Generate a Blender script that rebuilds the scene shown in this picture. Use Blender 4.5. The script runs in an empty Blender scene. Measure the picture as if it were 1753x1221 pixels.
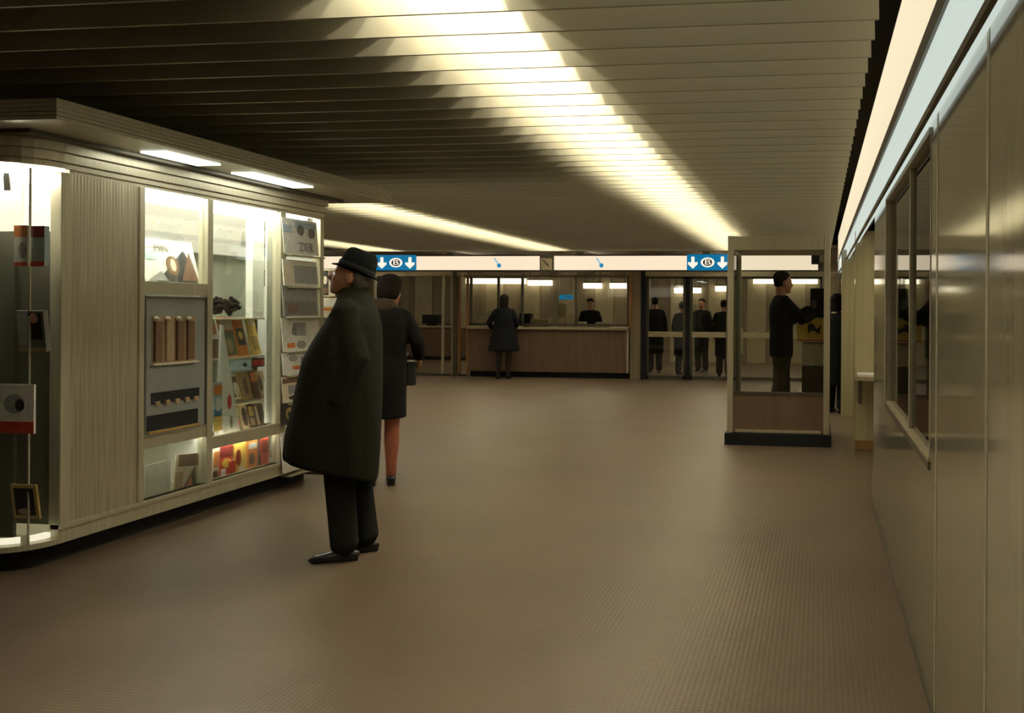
import bpy, math, random
from mathutils import Vector, Matrix
random.seed(7)
C = bpy.context.scene.collection
PI = math.pi
def R(d): return math.radians(d)

# ------------------------------------------------------------------ camera
W, H = 1753, 1221
F = 1500.0
YAW, ROLL = R(7.55), 0.006
PX, PY = 1202.0, 528.8
CAMZ = 1.45
cam = bpy.data.cameras.new('camera')
co = bpy.data.objects.new('camera', cam); C.objects.link(co)
cam.sensor_fit = 'HORIZONTAL'; cam.sensor_width = 36
cam.lens = 36*F/W
cam.shift_x = (W/2-PX)/W
cam.shift_y = (PY-H/2)/W
cam.clip_start = 0.02
RM = Matrix.Rotation(YAW, 3, 'Z') @ Matrix.Rotation(PI/2, 3, 'X') @ Matrix.Rotation(ROLL, 3, 'Z')
co.rotation_euler = RM.to_euler(); co.location = (0, 0, CAMZ)
bpy.context.scene.camera = co
CP = Vector((0, 0, CAMZ))
def ray(x, y): return RM @ Vector(((x-PX)/F, -(y-PY)/F, -1))
def hx(x, y, X): d = ray(x, y); return CP+d*(X/d.x)
def hy(x, y, Y): d = ray(x, y); return CP+d*(Y/d.y)
def hz(x, y, Z=0): d = ray(x, y); return CP+d*((Z-CAMZ)/d.z)
def rx(x0, x1, yt, yb, X):       # rectangle of the photo on a plane X=const -> Y0,Y1,Z0,Z1
    xm, ym = (x0+x1)/2, (yt+yb)/2
    return hx(x0, ym, X).y, hx(x1, ym, X).y, hx(xm, yb, X).z, hx(xm, yt, X).z
def ry(x0, x1, yt, yb, Y):       # on a plane Y=const -> X0,X1,Z0,Z1
    xm, ym = (x0+x1)/2, (yt+yb)/2
    return hy(x0, ym, Y).x, hy(x1, ym, Y).x, hy(xm, yb, Y).z, hy(xm, yt, Y).z

# ------------------------------------------------------------------ materials
def mat(name, col, rough=.5, metal=0., nscale=0., namt=0., bump=0., bscale=60., stretch=(1, 1, 1), spec=.5, coat=0.):
    m = bpy.data.materials.new(name); m.use_nodes = True
    nt = m.node_tree; b = nt.nodes['Principled BSDF']
    b.inputs['Base Color'].default_value = (*col, 1)
    b.inputs['Roughness'].default_value = rough
    b.inputs['Metallic'].default_value = metal
    b.inputs['Specular IOR Level'].default_value = spec
    b.inputs['Coat Weight'].default_value = coat
    b.inputs['Coat Roughness'].default_value = .085; b.inputs['Coat IOR'].default_value = 1.75
    if nscale or bump:
        tc = nt.nodes.new('ShaderNodeTexCoord'); mp = nt.nodes.new('ShaderNodeMapping')
        mp.inputs['Scale'].default_value = stretch
        nt.links.new(tc.outputs['Object'], mp.inputs[0])
    if nscale:
        n = nt.nodes.new('ShaderNodeTexNoise'); n.inputs['Scale'].default_value = nscale
        n.inputs['Detail'].default_value = 4
        nt.links.new(mp.outputs[0], n.inputs['Vector'])
        r = nt.nodes.new('ShaderNodeValToRGB')
        r.color_ramp.elements[0].position = .3; r.color_ramp.elements[1].position = .7
        r.color_ramp.elements[0].color = (*[c*(1-namt) for c in col], 1)
        r.color_ramp.elements[1].color = (*[min(1, c*(1+namt)) for c in col], 1)
        nt.links.new(n.outputs['Fac'], r.inputs[0]); nt.links.new(r.outputs[0], b.inputs['Base Color'])
    if bump:
        n2 = nt.nodes.new('ShaderNodeTexNoise'); n2.inputs['Scale'].default_value = bscale
        nt.links.new(mp.outputs[0], n2.inputs['Vector'])
        bp = nt.nodes.new('ShaderNodeBump'); bp.inputs['Strength'].default_value = bump; bp.inputs['Distance'].default_value = .01
        nt.links.new(n2.outputs['Fac'], bp.inputs['Height']); nt.links.new(bp.outputs[0], b.inputs['Normal'])
    return m
def emis(name, col, s):
    m = bpy.data.materials.new(name); m.use_nodes = True
    nt = m.node_tree; b = nt.nodes['Principled BSDF']
    b.inputs['Base Color'].default_value = (*[min(.08, c*.08) for c in col], 1)
    b.inputs['Roughness'].default_value = .4
    b.inputs['Emission Color'].default_value = (*col, 1)
    b.inputs['Emission Strength'].default_value = s
    return m
def glass(name, tint=(1, 1, 1), k=1.0, rough=.015):
    m = bpy.data.materials.new(name); m.use_nodes = True
    nt = m.node_tree; nt.nodes.clear()
    o = nt.nodes.new('ShaderNodeOutputMaterial'); mx = nt.nodes.new('ShaderNodeMixShader')
    t = nt.nodes.new('ShaderNodeBsdfTransparent'); t.inputs[0].default_value = (*tint, 1)
    g = nt.nodes.new('ShaderNodeBsdfGlossy'); g.inputs['Roughness'].default_value = rough
    f = nt.nodes.new('ShaderNodeFresnel'); f.inputs[0].default_value = 1.5
    mu = nt.nodes.new('ShaderNodeMath'); mu.operation = 'MULTIPLY'; mu.inputs[1].default_value = k
    nt.links.new(f.outputs[0], mu.inputs[0]); nt.links.new(mu.outputs[0], mx.inputs[0])
    nt.links.new(t.outputs[0], mx.inputs[1]); nt.links.new(g.outputs[0], mx.inputs[2])
    nt.links.new(mx.outputs[0], o.inputs[0])
    return m

def floor_mat():
    m = mat('rubber_floor', (.118, .082, .050), .40, nscale=1.3, namt=.13, spec=.35)
    nt = m.node_tree; b = nt.nodes['Principled BSDF']
    tc = nt.nodes.new('ShaderNodeTexCoord')
    w = nt.nodes.new('ShaderNodeTexWave'); w.bands_direction = 'Y'; w.inputs['Scale'].default_value = 14
    w.inputs['Distortion'].default_value = .6; w.inputs['Detail Scale'].default_value = .6
    nt.links.new(tc.outputs['Object'], w.inputs['Vector'])
    w2 = nt.nodes.new('ShaderNodeTexWave'); w2.bands_direction = 'X'; w2.inputs['Scale'].default_value = 14
    nt.links.new(tc.outputs['Object'], w2.inputs['Vector'])
    ad = nt.nodes.new('ShaderNodeMath'); ad.operation = 'ADD'
    nt.links.new(w.outputs['Fac'], ad.inputs[0]); nt.links.new(w2.outputs['Fac'], ad.inputs[1])
    bp = nt.nodes.new('ShaderNodeBump'); bp.inputs['Strength'].default_value = .12; bp.inputs['Distance'].default_value = .004
    nt.links.new(ad.outputs[0], bp.inputs['Height']); nt.links.new(bp.outputs[0], b.inputs['Normal'])
    return m
M = {}
TUBE = 58.0
M['floor'] = floor_mat()
M['slat'] = mat('ceiling_slat_paint', (.48, .445, .32), .42, .35, nscale=.8, namt=.05)
M['slab'] = mat('dark_ceiling_void', (.03, .028, .024), .9, nscale=2, namt=.2)
M['wall'] = mat('olive_polished_laminate', (.46, .41, .25), .10, nscale=3.0, namt=.14, stretch=(6, 6, .12), spec=.6, coat=.8)
M['joint'] = mat('brushed_joint_strip', (.50, .46, .32), .35, .2, nscale=20, namt=.1)
M['alu'] = mat('anodised_aluminium', (.52, .475, .335), .34, .35, nscale=9, namt=.1, stretch=(8, 8, .3))
M['alu_dark'] = mat('dark_bronze_metal', (.11, .095, .065), .4, .4, nscale=8, namt=.15)
M['ribbed'] = mat('brushed_ribbed_metal', (.47, .425, .30), .34, .45, nscale=14, namt=.2, stretch=(5, 5, .15))
M['black'] = mat('black_plinth', (.006, .006, .006), .85, nscale=10, namt=.3)
M['brown'] = mat('brown_laminate', (.16, .10, .062), .4, nscale=4, namt=.15, stretch=(3, 3, .5))
M['brownwall'] = mat('brown_hall_wall', (.26, .205, .125), .5, nscale=1.2, namt=.3, stretch=(3, 3, .3))
M['tan'] = mat('tan_trim', (.42, .35, .22), .4, nscale=6, namt=.1)
M['orange_trim'] = mat('orange_brown_trim', (.34, .17, .07), .4, nscale=6, namt=.15)
M['glass'] = glass('clear_glass', (.96, .98, .96), 1.0)
M['glass_green'] = glass('greenish_display_glass', (.95, .985, .955), .5)
M['glass_dark'] = glass('ticket_window_glass', (.55, .52, .42), 1.3, .03)
M['band'] = emis('cream_lightbox', (.97, .79, .58), 1.0)
M['cream'] = emis('cream_strip_light', (.90, .77, .53), 1.0)
M['cool'] = emis('cool_strip_light', (.58, .66, .61), 1.0)
M['tube'] = emis('fluorescent_tube', (1, .92, .76), TUBE)
M['soffit'] = emis('soffit_lamp', (.93, .95, .84), 9.0)
M['kiosk_light'] = emis('kiosk_light_panel', (.98, .88, .68), 1.0)
M['kiosk_fill_tube'] = emis('kiosk_fill_tube', (1, .94, .80), 100.0)
M['kiosk_low_fill'] = emis('kiosk_low_fill_tube', (1, .94, .80), 32.0)
M['kiosk_ceiling'] = emis('kiosk_ceiling_panel', (1, .94, .80), 12.0)
M['hall_fill_lamp'] = emis('hall_fill_lamp', (1, .86, .60), 16.0)
M['booth_fill_lamp'] = emis('booth_fill_lamp', (1, .88, .62), 7.0)
M['office'] = emis('added_fill_lamp', (1, .88, .62), 11.0)
M['lamp'] = emis('warm_lamp', (1, .86, .62), 3.0)
M['sign_blue'] = emis('sign_blue', (.0, .17, .36), .9)
M['sign_white'] = emis('sign_white', (1, .88, .74), 1.05)
M['sign_dark'] = mat('sign_dark', (.03, .05, .04), .5, nscale=10, namt=.1)
M['pale_blue'] = emis('pale_blue_mark', (.42, .62, .70), .9)
M['mark_blue'] = emis('blue_mark', (.02, .27, .50), .9)
M['white'] = mat('white_paper', (.78, .75, .66), .6, nscale=12, namt=.05)
M['white_panel'] = mat('white_enamel_panel', (.72, .72, .64), .5, nscale=3, namt=.05)
M['graygreen'] = mat('grey_green_backing', (.27, .285, .215), .6, nscale=1.5, namt=.25)
M['dark_back'] = mat('dark_showcase_backing', (.085, .08, .05), .55, nscale=1.5, namt=.25)
M['vend'] = mat('grey_vending_enamel', (.30, .315, .285), .38, .15, nscale=6, namt=.06)
M['skin'] = mat('skin', (.42, .19, .105), .55, nscale=25, namt=.12)
M['skin_pale'] = mat('pale_skin', (.55, .33, .21), .55, nscale=25, namt=.1)
M['lip'] = mat('lips', (.27, .09, .06), .5, nscale=30, namt=.1)
M['eye'] = mat('eye_dark', (.03, .02, .015), .2, nscale=30, namt=.1)
M['coat'] = mat('dark_green_black_wool', (.0125, .0118, .0066), .95, nscale=60, namt=.3, bump=.25, bscale=220, spec=.15)
M['coat2'] = mat('black_brown_wool', (.010, .0095, .008), .95, nscale=50, namt=.3, bump=.2, bscale=200, spec=.15)
M['navy'] = mat('near_black_cloth', (.009, .010, .011), .9, nscale=50, namt=.3, bump=.2, bscale=200, spec=.15)
M['trouser'] = mat('charcoal_trouser', (.013, .014, .011), .9, nscale=70, namt=.3, bump=.2, bscale=200, spec=.15)
M['jeans'] = mat('pale_trouser', (.08, .072, .045), .85, nscale=40, namt=.2, bump=.2, bscale=180)
M['hat'] = mat('dark_felt', (.010, .012, .012), .95, nscale=80, namt=.3, bump=.2, bscale=300, spec=.15)
M['hatband'] = mat('hat_ribbon', (.005, .005, .005), .9, nscale=60, namt=.2)
M['shoe'] = mat('black_leather', (.010, .009, .008), .35, nscale=20, namt=.2)
M['stocking'] = mat('reddish_stocking', (.34, .10, .05), .6, nscale=40, namt=.1)
M['dark_stocking'] = mat('dark_stocking', (.03, .022, .016), .6, nscale=40, namt=.1)
M['hair'] = mat('dark_brown_hair', (.014, .009, .006), .8, nscale=60, namt=.5, stretch=(1, 1, .2), bump=.4, bscale=120, spec=.15)
M['hair_grey'] = mat('greying_hair', (.07, .055, .04), .6, nscale=60, namt=.4, bump=.4, bscale=120)
M['fur'] = mat('brown_fur_collar', (.06, .034, .018), .95, nscale=60, namt=.4, bump=.6, bscale=150)
M['bag'] = mat('black_handbag', (.009, .009, .009), .4, nscale=30, namt=.2)
COL = dict(red=(.50, .055, .025), orange=(.62, .20, .035), yellow=(.72, .48, .08), ochre=(.42, .27, .07), white=(.74, .71, .62), cream=(.70, .60, .43),
           dark=(.03, .026, .022), brown=(.16, .085, .045), green=(.12, .15, .07), grey=(.30, .30, .27), blue=(.07, .20, .33), maroon=(.20, .025, .018),
           pink=(.60, .30, .23), tan=(.38, .27, .15), paleblue=(.40, .50, .52), black=(.012, .011, .01), gold=(.40, .28, .08), midgrey=(.17, .165, .14))
for k, v in COL.items(): M['ink_'+k] = mat('ink_'+k, v, .5, nscale=30, namt=.15)

# ------------------------------------------------------------------ mesh builder
class MB:
    def __init__(s): s.v = []; s.f = []; s.mi = []; s.cur = 0
    def add(s, vs, fs):
        o = len(s.v); s.v += [Vector(p) for p in vs]
        for f in fs: s.f.append([i+o for i in f]); s.mi.append(s.cur)
        return s
    def box(s, x0, x1, y0, y1, z0, z1, bev=0.0):
        x0, x1 = min(x0, x1), max(x0, x1); y0, y1 = min(y0, y1), max(y0, y1); z0, z1 = min(z0, z1), max(z0, z1)
        vs = [(x, y, z) for z in (z0, z1) for y in (y0, y1) for x in (x0, x1)]
        return s.add(vs, [(0, 2, 3, 1), (4, 5, 7, 6), (0, 1, 5, 4), (2, 6, 7, 3), (0, 4, 6, 2), (1, 3, 7, 5)])
    def loft(s, rings, closed=True):
        n = len(rings[0]); o = len(s.v)
        for r in rings: s.v += [Vector(p) for p in r]
        for i in range(len(rings)-1):
            for j in range(n):
                k = (j+1) % n
                s.f.append([o+i*n+j, o+i*n+k, o+(i+1)*n+k, o+(i+1)*n+j]); s.mi.append(s.cur)
        if closed:
            s.f.append([o+j for j in range(n)][::-1]); s.mi.append(s.cur)
            s.f.append([o+(len(rings)-1)*n+j for j in range(n)]); s.mi.append(s.cur)
        return s
    def stack(s, rs, n=24, xf=None):      # horizontal elliptical rings (cx,cy,cz,rx,ry)
        out = []
        for r in rs:
            cx, cy, cz, a, b = r[:5]
            ring = [Vector((cx+a*math.cos(2*PI*j/n), cy+b*math.sin(2*PI*j/n), cz)) for j in range(n)]
            if xf: ring = [xf @ p for p in ring]
            out.append(ring)
        return s.loft(out)
    def limb(s, pts, rad, n=12, flat=1.0, up=None):
        pts = [Vector(p) for p in pts]; out = []
        u = None
        P2 = []
        for i, p in enumerate(pts): P2.append((p, rad[i]))
        # rounded ends
        d0 = (pts[0]-pts[1]).normalized(); d1 = (pts[-1]-pts[-2]).normalized()
        P2 = [(pts[0]+d0*rad[0]*.8, rad[0]*.45)]+P2+[(pts[-1]+d1*rad[-1]*.8, rad[-1]*.45)]
        for i, (p, r) in enumerate(P2):
            a = P2[max(0, i-1)][0]; b = P2[min(len(P2)-1, i+1)][0]
            t = (b-a).normalized()
            if u is None:
                ref = Vector(up) if up else (Vector((1, 0, 0)) if abs(t.x) < .8 else Vector((0, 1, 0)))
                u = (ref-t*ref.dot(t)).normalized()
            else: u = (u-t*u.dot(t)).normalized()
            w = t.cross(u)
            out.append([p+u*(r*flat*math.cos(2*PI*j/n))+w*(r*math.sin(2*PI*j/n)) for j in range(n)])
        return s.loft(out)
    def ell(s, c, r, n=16, m=9, xf=None):
        out = []
        for i in range(m+1):
            th = -PI/2+PI*(i+.15)/(m+.3)
            ring = [Vector((c[0]+r[0]*math.cos(th)*math.cos(2*PI*j/n), c[1]+r[1]*math.cos(th)*math.sin(2*PI*j/n), c[2]+r[2]*math.sin(th))) for j in range(n)]
            if xf: ring = [xf @ p for p in ring]
            out.append(ring)
        return s.loft(out)
    def prism(s, poly, axis, a, b):      # poly in the two other axes, extruded along axis
        def mk(p, t):
            if axis == 'x': return (t, p[0], p[1])
            if axis == 'y': return (p[0], t, p[1])
            return (p[0], p[1], t)
        return s.loft([[mk(p, a) for p in poly], [mk(p, b) for p in poly]])
    def mesh(s, name, mats, off=(0, 0, 0), smooth=False):
        me = bpy.data.meshes.new(name)
        off = Vector(off)
        me.from_pydata([tuple(v-off) for v in s.v], [], s.f)
        for m in mats: me.materials.append(m)
        for p, i in zip(me.polygons, s.mi): p.material_index = i; p.use_smooth = smooth
        import bmesh
        b = bmesh.new(); b.from_mesh(me); bmesh.ops.recalc_face_normals(b, faces=b.faces); b.to_mesh(me); b.free()
        return me
    def centre(s):
        xs = [v.x for v in s.v]; ys = [v.y for v in s.v]; zs = [v.z for v in s.v]
        return Vector(((min(xs)+max(xs))/2, (min(ys)+max(ys))/2, min(zs)))
    def build(s, name, mats, parent=None, smooth=False, bevel=0.0, base=None):
        if not isinstance(mats, (list, tuple)): mats = [mats]
        off = Vector(base) if base is not None else (wloc(parent) if parent else s.centre())
        o = bpy.data.objects.new(name, s.mesh(name, mats, off, smooth)); C.objects.link(o)
        if parent: o.parent = parent
        else: o.location = off
        if bevel:
            md = o.modifiers.new('bevel', 'BEVEL'); md.width = bevel; md.segments = 2; md.limit_method = 'ANGLE'
        return o
def wloc(o):
    v = Vector(o.location)
    while o.parent: o = o.parent; v += Vector(o.location)
    return v
def tag(o, label=None, cat=None, group=None, kind=None):
    if label: o['label'] = label
    if cat: o['category'] = cat
    if group: o['group'] = group
    if kind: o['kind'] = kind
    return o
def empty(name, loc, label, cat, group=None):
    o = bpy.data.objects.new(name, None); C.objects.link(o); o.location = loc; o.empty_display_size = .1
    return tag(o, label, cat, group)
def struct(name, mb, m, label=None, **k):
    o = mb.build(name, m, **k); o['kind'] = 'structure'
    if label: o['label'] = label; o['category'] = name.split('_')[0]
    return o
def fuse(mb, voxel, mats, name, smooth=6):
    me = mb.mesh('tmp', [M['skin']])
    o = bpy.data.objects.new('tmp', me); C.objects.link(o)
    r = o.modifiers.new('r', 'REMESH'); r.mode = 'VOXEL'; r.voxel_size = voxel
    sm = o.modifiers.new('s', 'SMOOTH'); sm.iterations = smooth; sm.factor = .5
    dg = bpy.context.evaluated_depsgraph_get()
    me2 = bpy.data.meshes.new_from_object(o.evaluated_get(dg))
    bpy.data.objects.remove(o); bpy.data.meshes.remove(me)
    me2.name = name; me2.materials.clear()
    for m in mats: me2.materials.append(m)
    for p in me2.polygons: p.use_smooth = True; p.material_index = 0
    return me2
def link(name, me, parent=None):
    o = bpy.data.objects.new(name, me); C.objects.link(o)
    if parent: o.parent = parent
    return o

# ================================================================== SETTING
ZC = 2.615                     # underside of the slatted ceiling
FY = hz(940, 647, 0).y        # far facade
WX = 0.42                     # right wall plane
XL, YB = -15.0, -4.0
struct('floor', MB().box(XL, 3.0, YB, FY+12, -.12, 0), M['floor'], 'reddish brown ribbed rubber floor of the station hall')
b = MB(); n = 0
y = 1.45
while y < FY-.02:
    b.prism([(y, ZC), (y+.008, ZC-.002), (y+.050, ZC+.16), (y+.042, ZC+.162)], 'x', -14.9, .235); y += .265
struct('ceiling', b, M['slat'], 'olive ceiling of close metal slats running across the hall')
struct('ceiling_slab', MB().box(XL, 3.0, YB, FY+12, 3.3, 3.4), M['slab'])
struct('ceiling_rear', MB().box(XL, 3.0, FY+.25, FY+12, 2.69, 2.75), M['brownwall'])
struct('wall_back', MB().box(XL, 3.0, YB-.1, YB, 0, 3.3), M['brownwall'])
struct('wall_left', MB().box(XL-.1, XL, YB, FY+12, 0, 3.3), M['brownwall'])
struct('wall_front', MB().box(XL, 3.0, FY+12, FY+12.1, 0, 3.3), M['brownwall'])

# right wall with its ticket window
wz0, wz1 = .89, 2.13
WT = 2.20
y_win0, y_win1 = hx(1593, 500, WX).y, hx(1519, 500, WX).y
y_mul = hx(1555, 500, WX).y
y_end = 6.75
b = MB()
b.box(WX, WX+.09, YB, y_win0, 0, WT); b.box(WX, WX+.09, y_win1, y_end, 0, WT)
b.box(WX, WX+.09, y_win0, y_win1, 0, wz0); b.box(WX, WX+.09, y_win0, y_win1, wz1, WT)
wall = struct('wall_right', b, M['wall'], 'polished olive laminate wall along the right side of the hall')
for px in (1690, 1604):
    yy = hx(px, 500, WX).y
    MB().box(WX-.0012, WX+.01, yy-.016, yy+.016, .0, WT-.02).build('joint_strip', M['joint'], wall)
MB().box(WX-.012, WX+.004, YB, y_end, 0, .012).build('floor_trim', M['alu_dark'], wall)
win = struct('window_1', MB().box(WX-.008, WX+.06, y_win0-.0, y_win1+.03, wz1-.015, wz1+.012).box(WX-.002, WX+.06, y_win0-.006, y_win0+.010, wz0, wz1)
             .box(WX-.012, WX+.06, y_win1-.02, y_win1+.03, wz0, wz1), M['joint'], 'ticket window in the olive right wall')
MB().box(WX+.005, WX+.05, y_mul-.018, y_mul+.018, wz0, wz1).build('mullion', M['joint'], win)
sill = MB().box(WX-.006, WX+.02, y_win0+.0, y_win1+.02, wz0-.045, wz0-.012).build('window_sill', M['alu_dark'], win)
MB().box(WX-.006, WX+.06, y_win0+.0, y_win1+.02, wz0-.012, wz0+.004).build('sill_top', M['tan'], sill)
for a, c in ((y_win0+.012, y_mul-.018), (y_mul+.018, y_win1-.02)):
    MB().box(WX+.02, WX+.026, a, c, wz0, wz1-.015).build('pane', M['glass_dark'], win)
# the ticket office behind the wall
b = MB(); b.box(WX+1.3, WX+1.35, 2.0, y_end, 0, 2.5).box(WX+.09, WX+1.35, 1.95, 2.0, 0, 2.5).box(WX+.09, WX+1.35, 2.0, y_end, 2.45, 2.5)
b.box(WX+.09, WX+.62, 2.0, y_end-.1, .86, .90)
struct('wall_office', b, M['brownwall'])
struct('wall_niche', MB().box(WX+.09, WX+1.35, y_end-.06, y_end, 0, 2.5), M['wall'])
q = rx(1519, 1546, 634, 644, WX+.2)
b = MB(); b.box(WX+.12, WX+.36, 4.55, 4.95, .905, .925); tag(b.build('paper_stack', M['white']), 'stack of white papers on the counter inside the ticket window', 'papers')

# partitions and niches further along the right wall
Y2 = hz(1480, 769, 0).y; Y3 = hz(1452, 712, 0).y
x2 = hy(1463, 600, Y2).x; x3 = hy(1440, 600, Y3).x
for (ya, yb, zz, lb) in ((2.4, 6.2, 2.42, 'added fill lamp inside the ticket office behind the right wall'), (y_end+.3, Y2+.04, 2.27, 'added fill lamp above the first niche beyond the right wall'), (Y2+.1, Y3+.06, 2.27, 'added fill lamp above the second niche beyond the right wall')):
    t = empty('added_fill_lamp', (WX+.7, (ya+yb)/2, zz), lb, 'lamp')  # unseen lamps added to brighten the office and the niches
    MB().box(WX+.62, WX+.78, ya, yb, zz-.01, zz).build('diffuser', M['office'], t); MB().box(WX+.6, WX+.8, ya-.02, yb+.02, zz, zz+.03).build('housing', M['white_panel'], t)
struct('wall_partition', MB().box(x2, WX+1.35, Y2, Y2+.08, .06, 2.27), M['wall'], 'olive partition of the first niche beyond the right wall')
struct('baseboard_niche', MB().box(x2+.01, WX+1.3, Y2-.012, Y2, 0, .09).box(x2+.02, WX+1.3, Y2, Y2+.07, 0, .06), M['orange_trim'])
struct('wall_partition', MB().box(x3, WX+1.35, Y3, Y3+.1, .0, 2.27), M['wall'], 'olive partition of the second niche beyond the right wall')
struct('wall_niche', MB().box(WX+1.35, WX+1.4, y_end, FY+12, 0, 2.6), M['wall'])
struct('wall_niche', MB().box(x3+.06, WX+1.35, FY-.9, FY-.8, 0, 2.6), M['wall'])
# writing shelf with paper
t = empty('writing_shelf', (x2+.3, Y2-.2, 0), 'olive writing shelf fixed in the first niche of the right wall', 'shelf')
q = ry(1466, 1500, 641, 645, Y2-.3)
sz = hy(1482, 644, Y2-.3).z
MB().box(x2+.0, WX+1.3, Y2-.42, Y2, sz-.04, sz).build('shelf_board', M['tan'], t)
MB().box(x2+.03, x2+.06, Y2-.36, Y2, sz-.28, sz-.04).build('bracket', M['alu_dark'], t)
b = MB(); b.box(x2+.02, x2+.24, Y2-.40, Y2-.08, sz+.001, sz+.022); tag(b.build('paper_stack', M['white']), 'white papers lying on the writing shelf in the niche', 'papers')

# long light fittings above the right wall
L0, L1 = 1.0, FY-.1
zc = CAMZ
t = empty('strip_light', (WX, 9, zc+.7), 'cool white strip light running just above the right wall', 'light', 'lights above the right wall')
MB().box(.383, .389, L0, L1, zc+.715, zc+.925).build('diffuser', M['cool'], t)
MB().box(.376, .392, L0, L1, zc+.690, zc+.715).build('lower_rail', M['alu_dark'], t)
MB().box(.371, .43, L0, L1, zc+.925, zc+.995).build('upper_rail', M['alu_dark'], t)
MB().box(.396, .416, L0, L1, zc+.70, zc+.708).build('underside_lamp', M['cool'], t)
MB().box(.425, .46, L0, L1, zc+.75, zc+.93).build('housing', M['alu_dark'], t)
t = empty('strip_light', (WX, 9, zc+1.0), 'cream strip light rising above the ceiling edge along the right wall', 'light', 'lights above the right wall')
MB().box(.380, .386, L0, L1, zc+1.0, zc+1.45).build('diffuser', M['cream'], t)
MB().box(.39, .43, L0, L1, zc+.995, zc+1.5).build('housing', M['black'], t)

# hidden tubes above the slats
for i, (X, y0, y1) in enumerate(((-1.61, .3, FY-.15), (-5.45, 7.7, FY-.15), (-9.1, 9.5, FY-.15))):
    nm = ['tube lights above the ceiling slats nearest the right wall', 'tube lights above the slats behind the kiosk', 'tube lights above the slats at the far left'][i]
    t = empty('tube_light', (X, (y0+y1)/2, 3.0), nm, 'light', 'tube lights above the slats')
    for o in (-.13, .13):
        yy = y0
        while yy < y1-.2:
            MB().limb([(X+o, yy, 3.10), (X+o, min(yy+1.45, y1), 3.10)], [.019, .019], 8).build('tube', M['tube'], t, smooth=True); yy += 1.5
    MB().box(X-.30, X+.30, y0-.1, y1+.1, 3.22, 3.3).box(X-.32, X-.30, y0-.1, y1+.1, 2.79, 3.3).box(X+.30, X+.32, y0-.1, y1+.1, 2.79, 3.3).build('added_reflector', M['white_panel'], t)  # unseen channel, sides added to keep the light to a narrow streak

M['plenum_r'] = emis('plenum_fill_right', (1, .90, .64), .31)  # unseen glowing panels added above the slats to lift the ceiling's brightness
M['plenum_l'] = emis('plenum_fill_left', (1, .86, .62), .22)
for (a, c, y0, m_, lb) in ((-1.25, .28, .5, 'plenum_r', 'added fill light panel above the slats along the right wall'), (-8.7, -5.8, 7.2, 'plenum_l', 'dim added fill light panel above the slats at the far left'), (-5.1, -2.0, 7.2, 'plenum_l', 'dim added fill light panel above the slats between the first two tube rows')):
    t = empty('light_panel', ((a+c)/2, (y0+FY)/2, 3.2), lb, 'light')
    MB().box(a, c, y0, FY-.1, 3.24, 3.25).build('diffuser', M[m_], t); MB().box(a, c, y0, FY-.1, 3.25, 3.3).build('tray', M['white_panel'], t)

# ================================================================== FAR FACADE
def FZ(y): return hy(940, y, FY).z
def FX(x): return hy(x, 530, FY).x
zb0, zb1 = FZ(463.5), FZ(437.5)
xr = FX(1432)
def lightbox(x0, x1, label):
    t = empty('fascia_lightbox', ((x0+x1)/2, FY, zb0), label, 'light box', 'light boxes over the counters')
    MB().box(x0, x1, FY-.01, FY+.0, zb0+.012, zb1-.012).build('diffuser', M['band'], t)
    b = MB(); b.box(x0, x1, FY-.02, FY+.15, zb0-.02, zb0+.012).box(x0, x1, FY-.02, FY+.15, zb1-.012, zb1+.02)
    b.box(x0, x1, FY+.0, FY+.15, zb0, zb1)
    b.build('housing', M['alu_dark'], t)
xc0, xc1 = FX(925), FX(948.5)
lightbox(-14.9, xc0, 'long cream light box left of the clock over the far counters')
lightbox(xc1, FX(1400), 'long cream light box right of the clock over the far counters')
# clock
t = empty('wall_clock', ((xc0+xc1)/2, FY, zb0), 'square dark clock set between the two cream light boxes', 'clock')
MB().box(xc0, xc1, FY-.06, FY+.15, zb0-.02, zb1+.01).build('case', M['alu_dark'], t)
cx, cz = (xc0+xc1)/2+.005, (zb0+zb1)/2-.02
MB().box(xc0+.03, xc1-.03, FY-.066, FY-.06, cz-.125, cz+.115).build('dial', M['tan'], t)
MB().prism([(cx-.012, cz-.01), (cx+.0, cz+.01), (cx-.075, cz+.09), (cx-.085, cz+.08)], 'y', FY-.074, FY-.068).build('minute_hand', M['black'], t)
MB().prism([(cx-.01, cz), (cx+.008, cz+.012), (cx+.055, cz-.045), (cx+.04, cz-.055)], 'y', FY-.074, FY-.068).build('hour_hand', M['black'], t)
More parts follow.
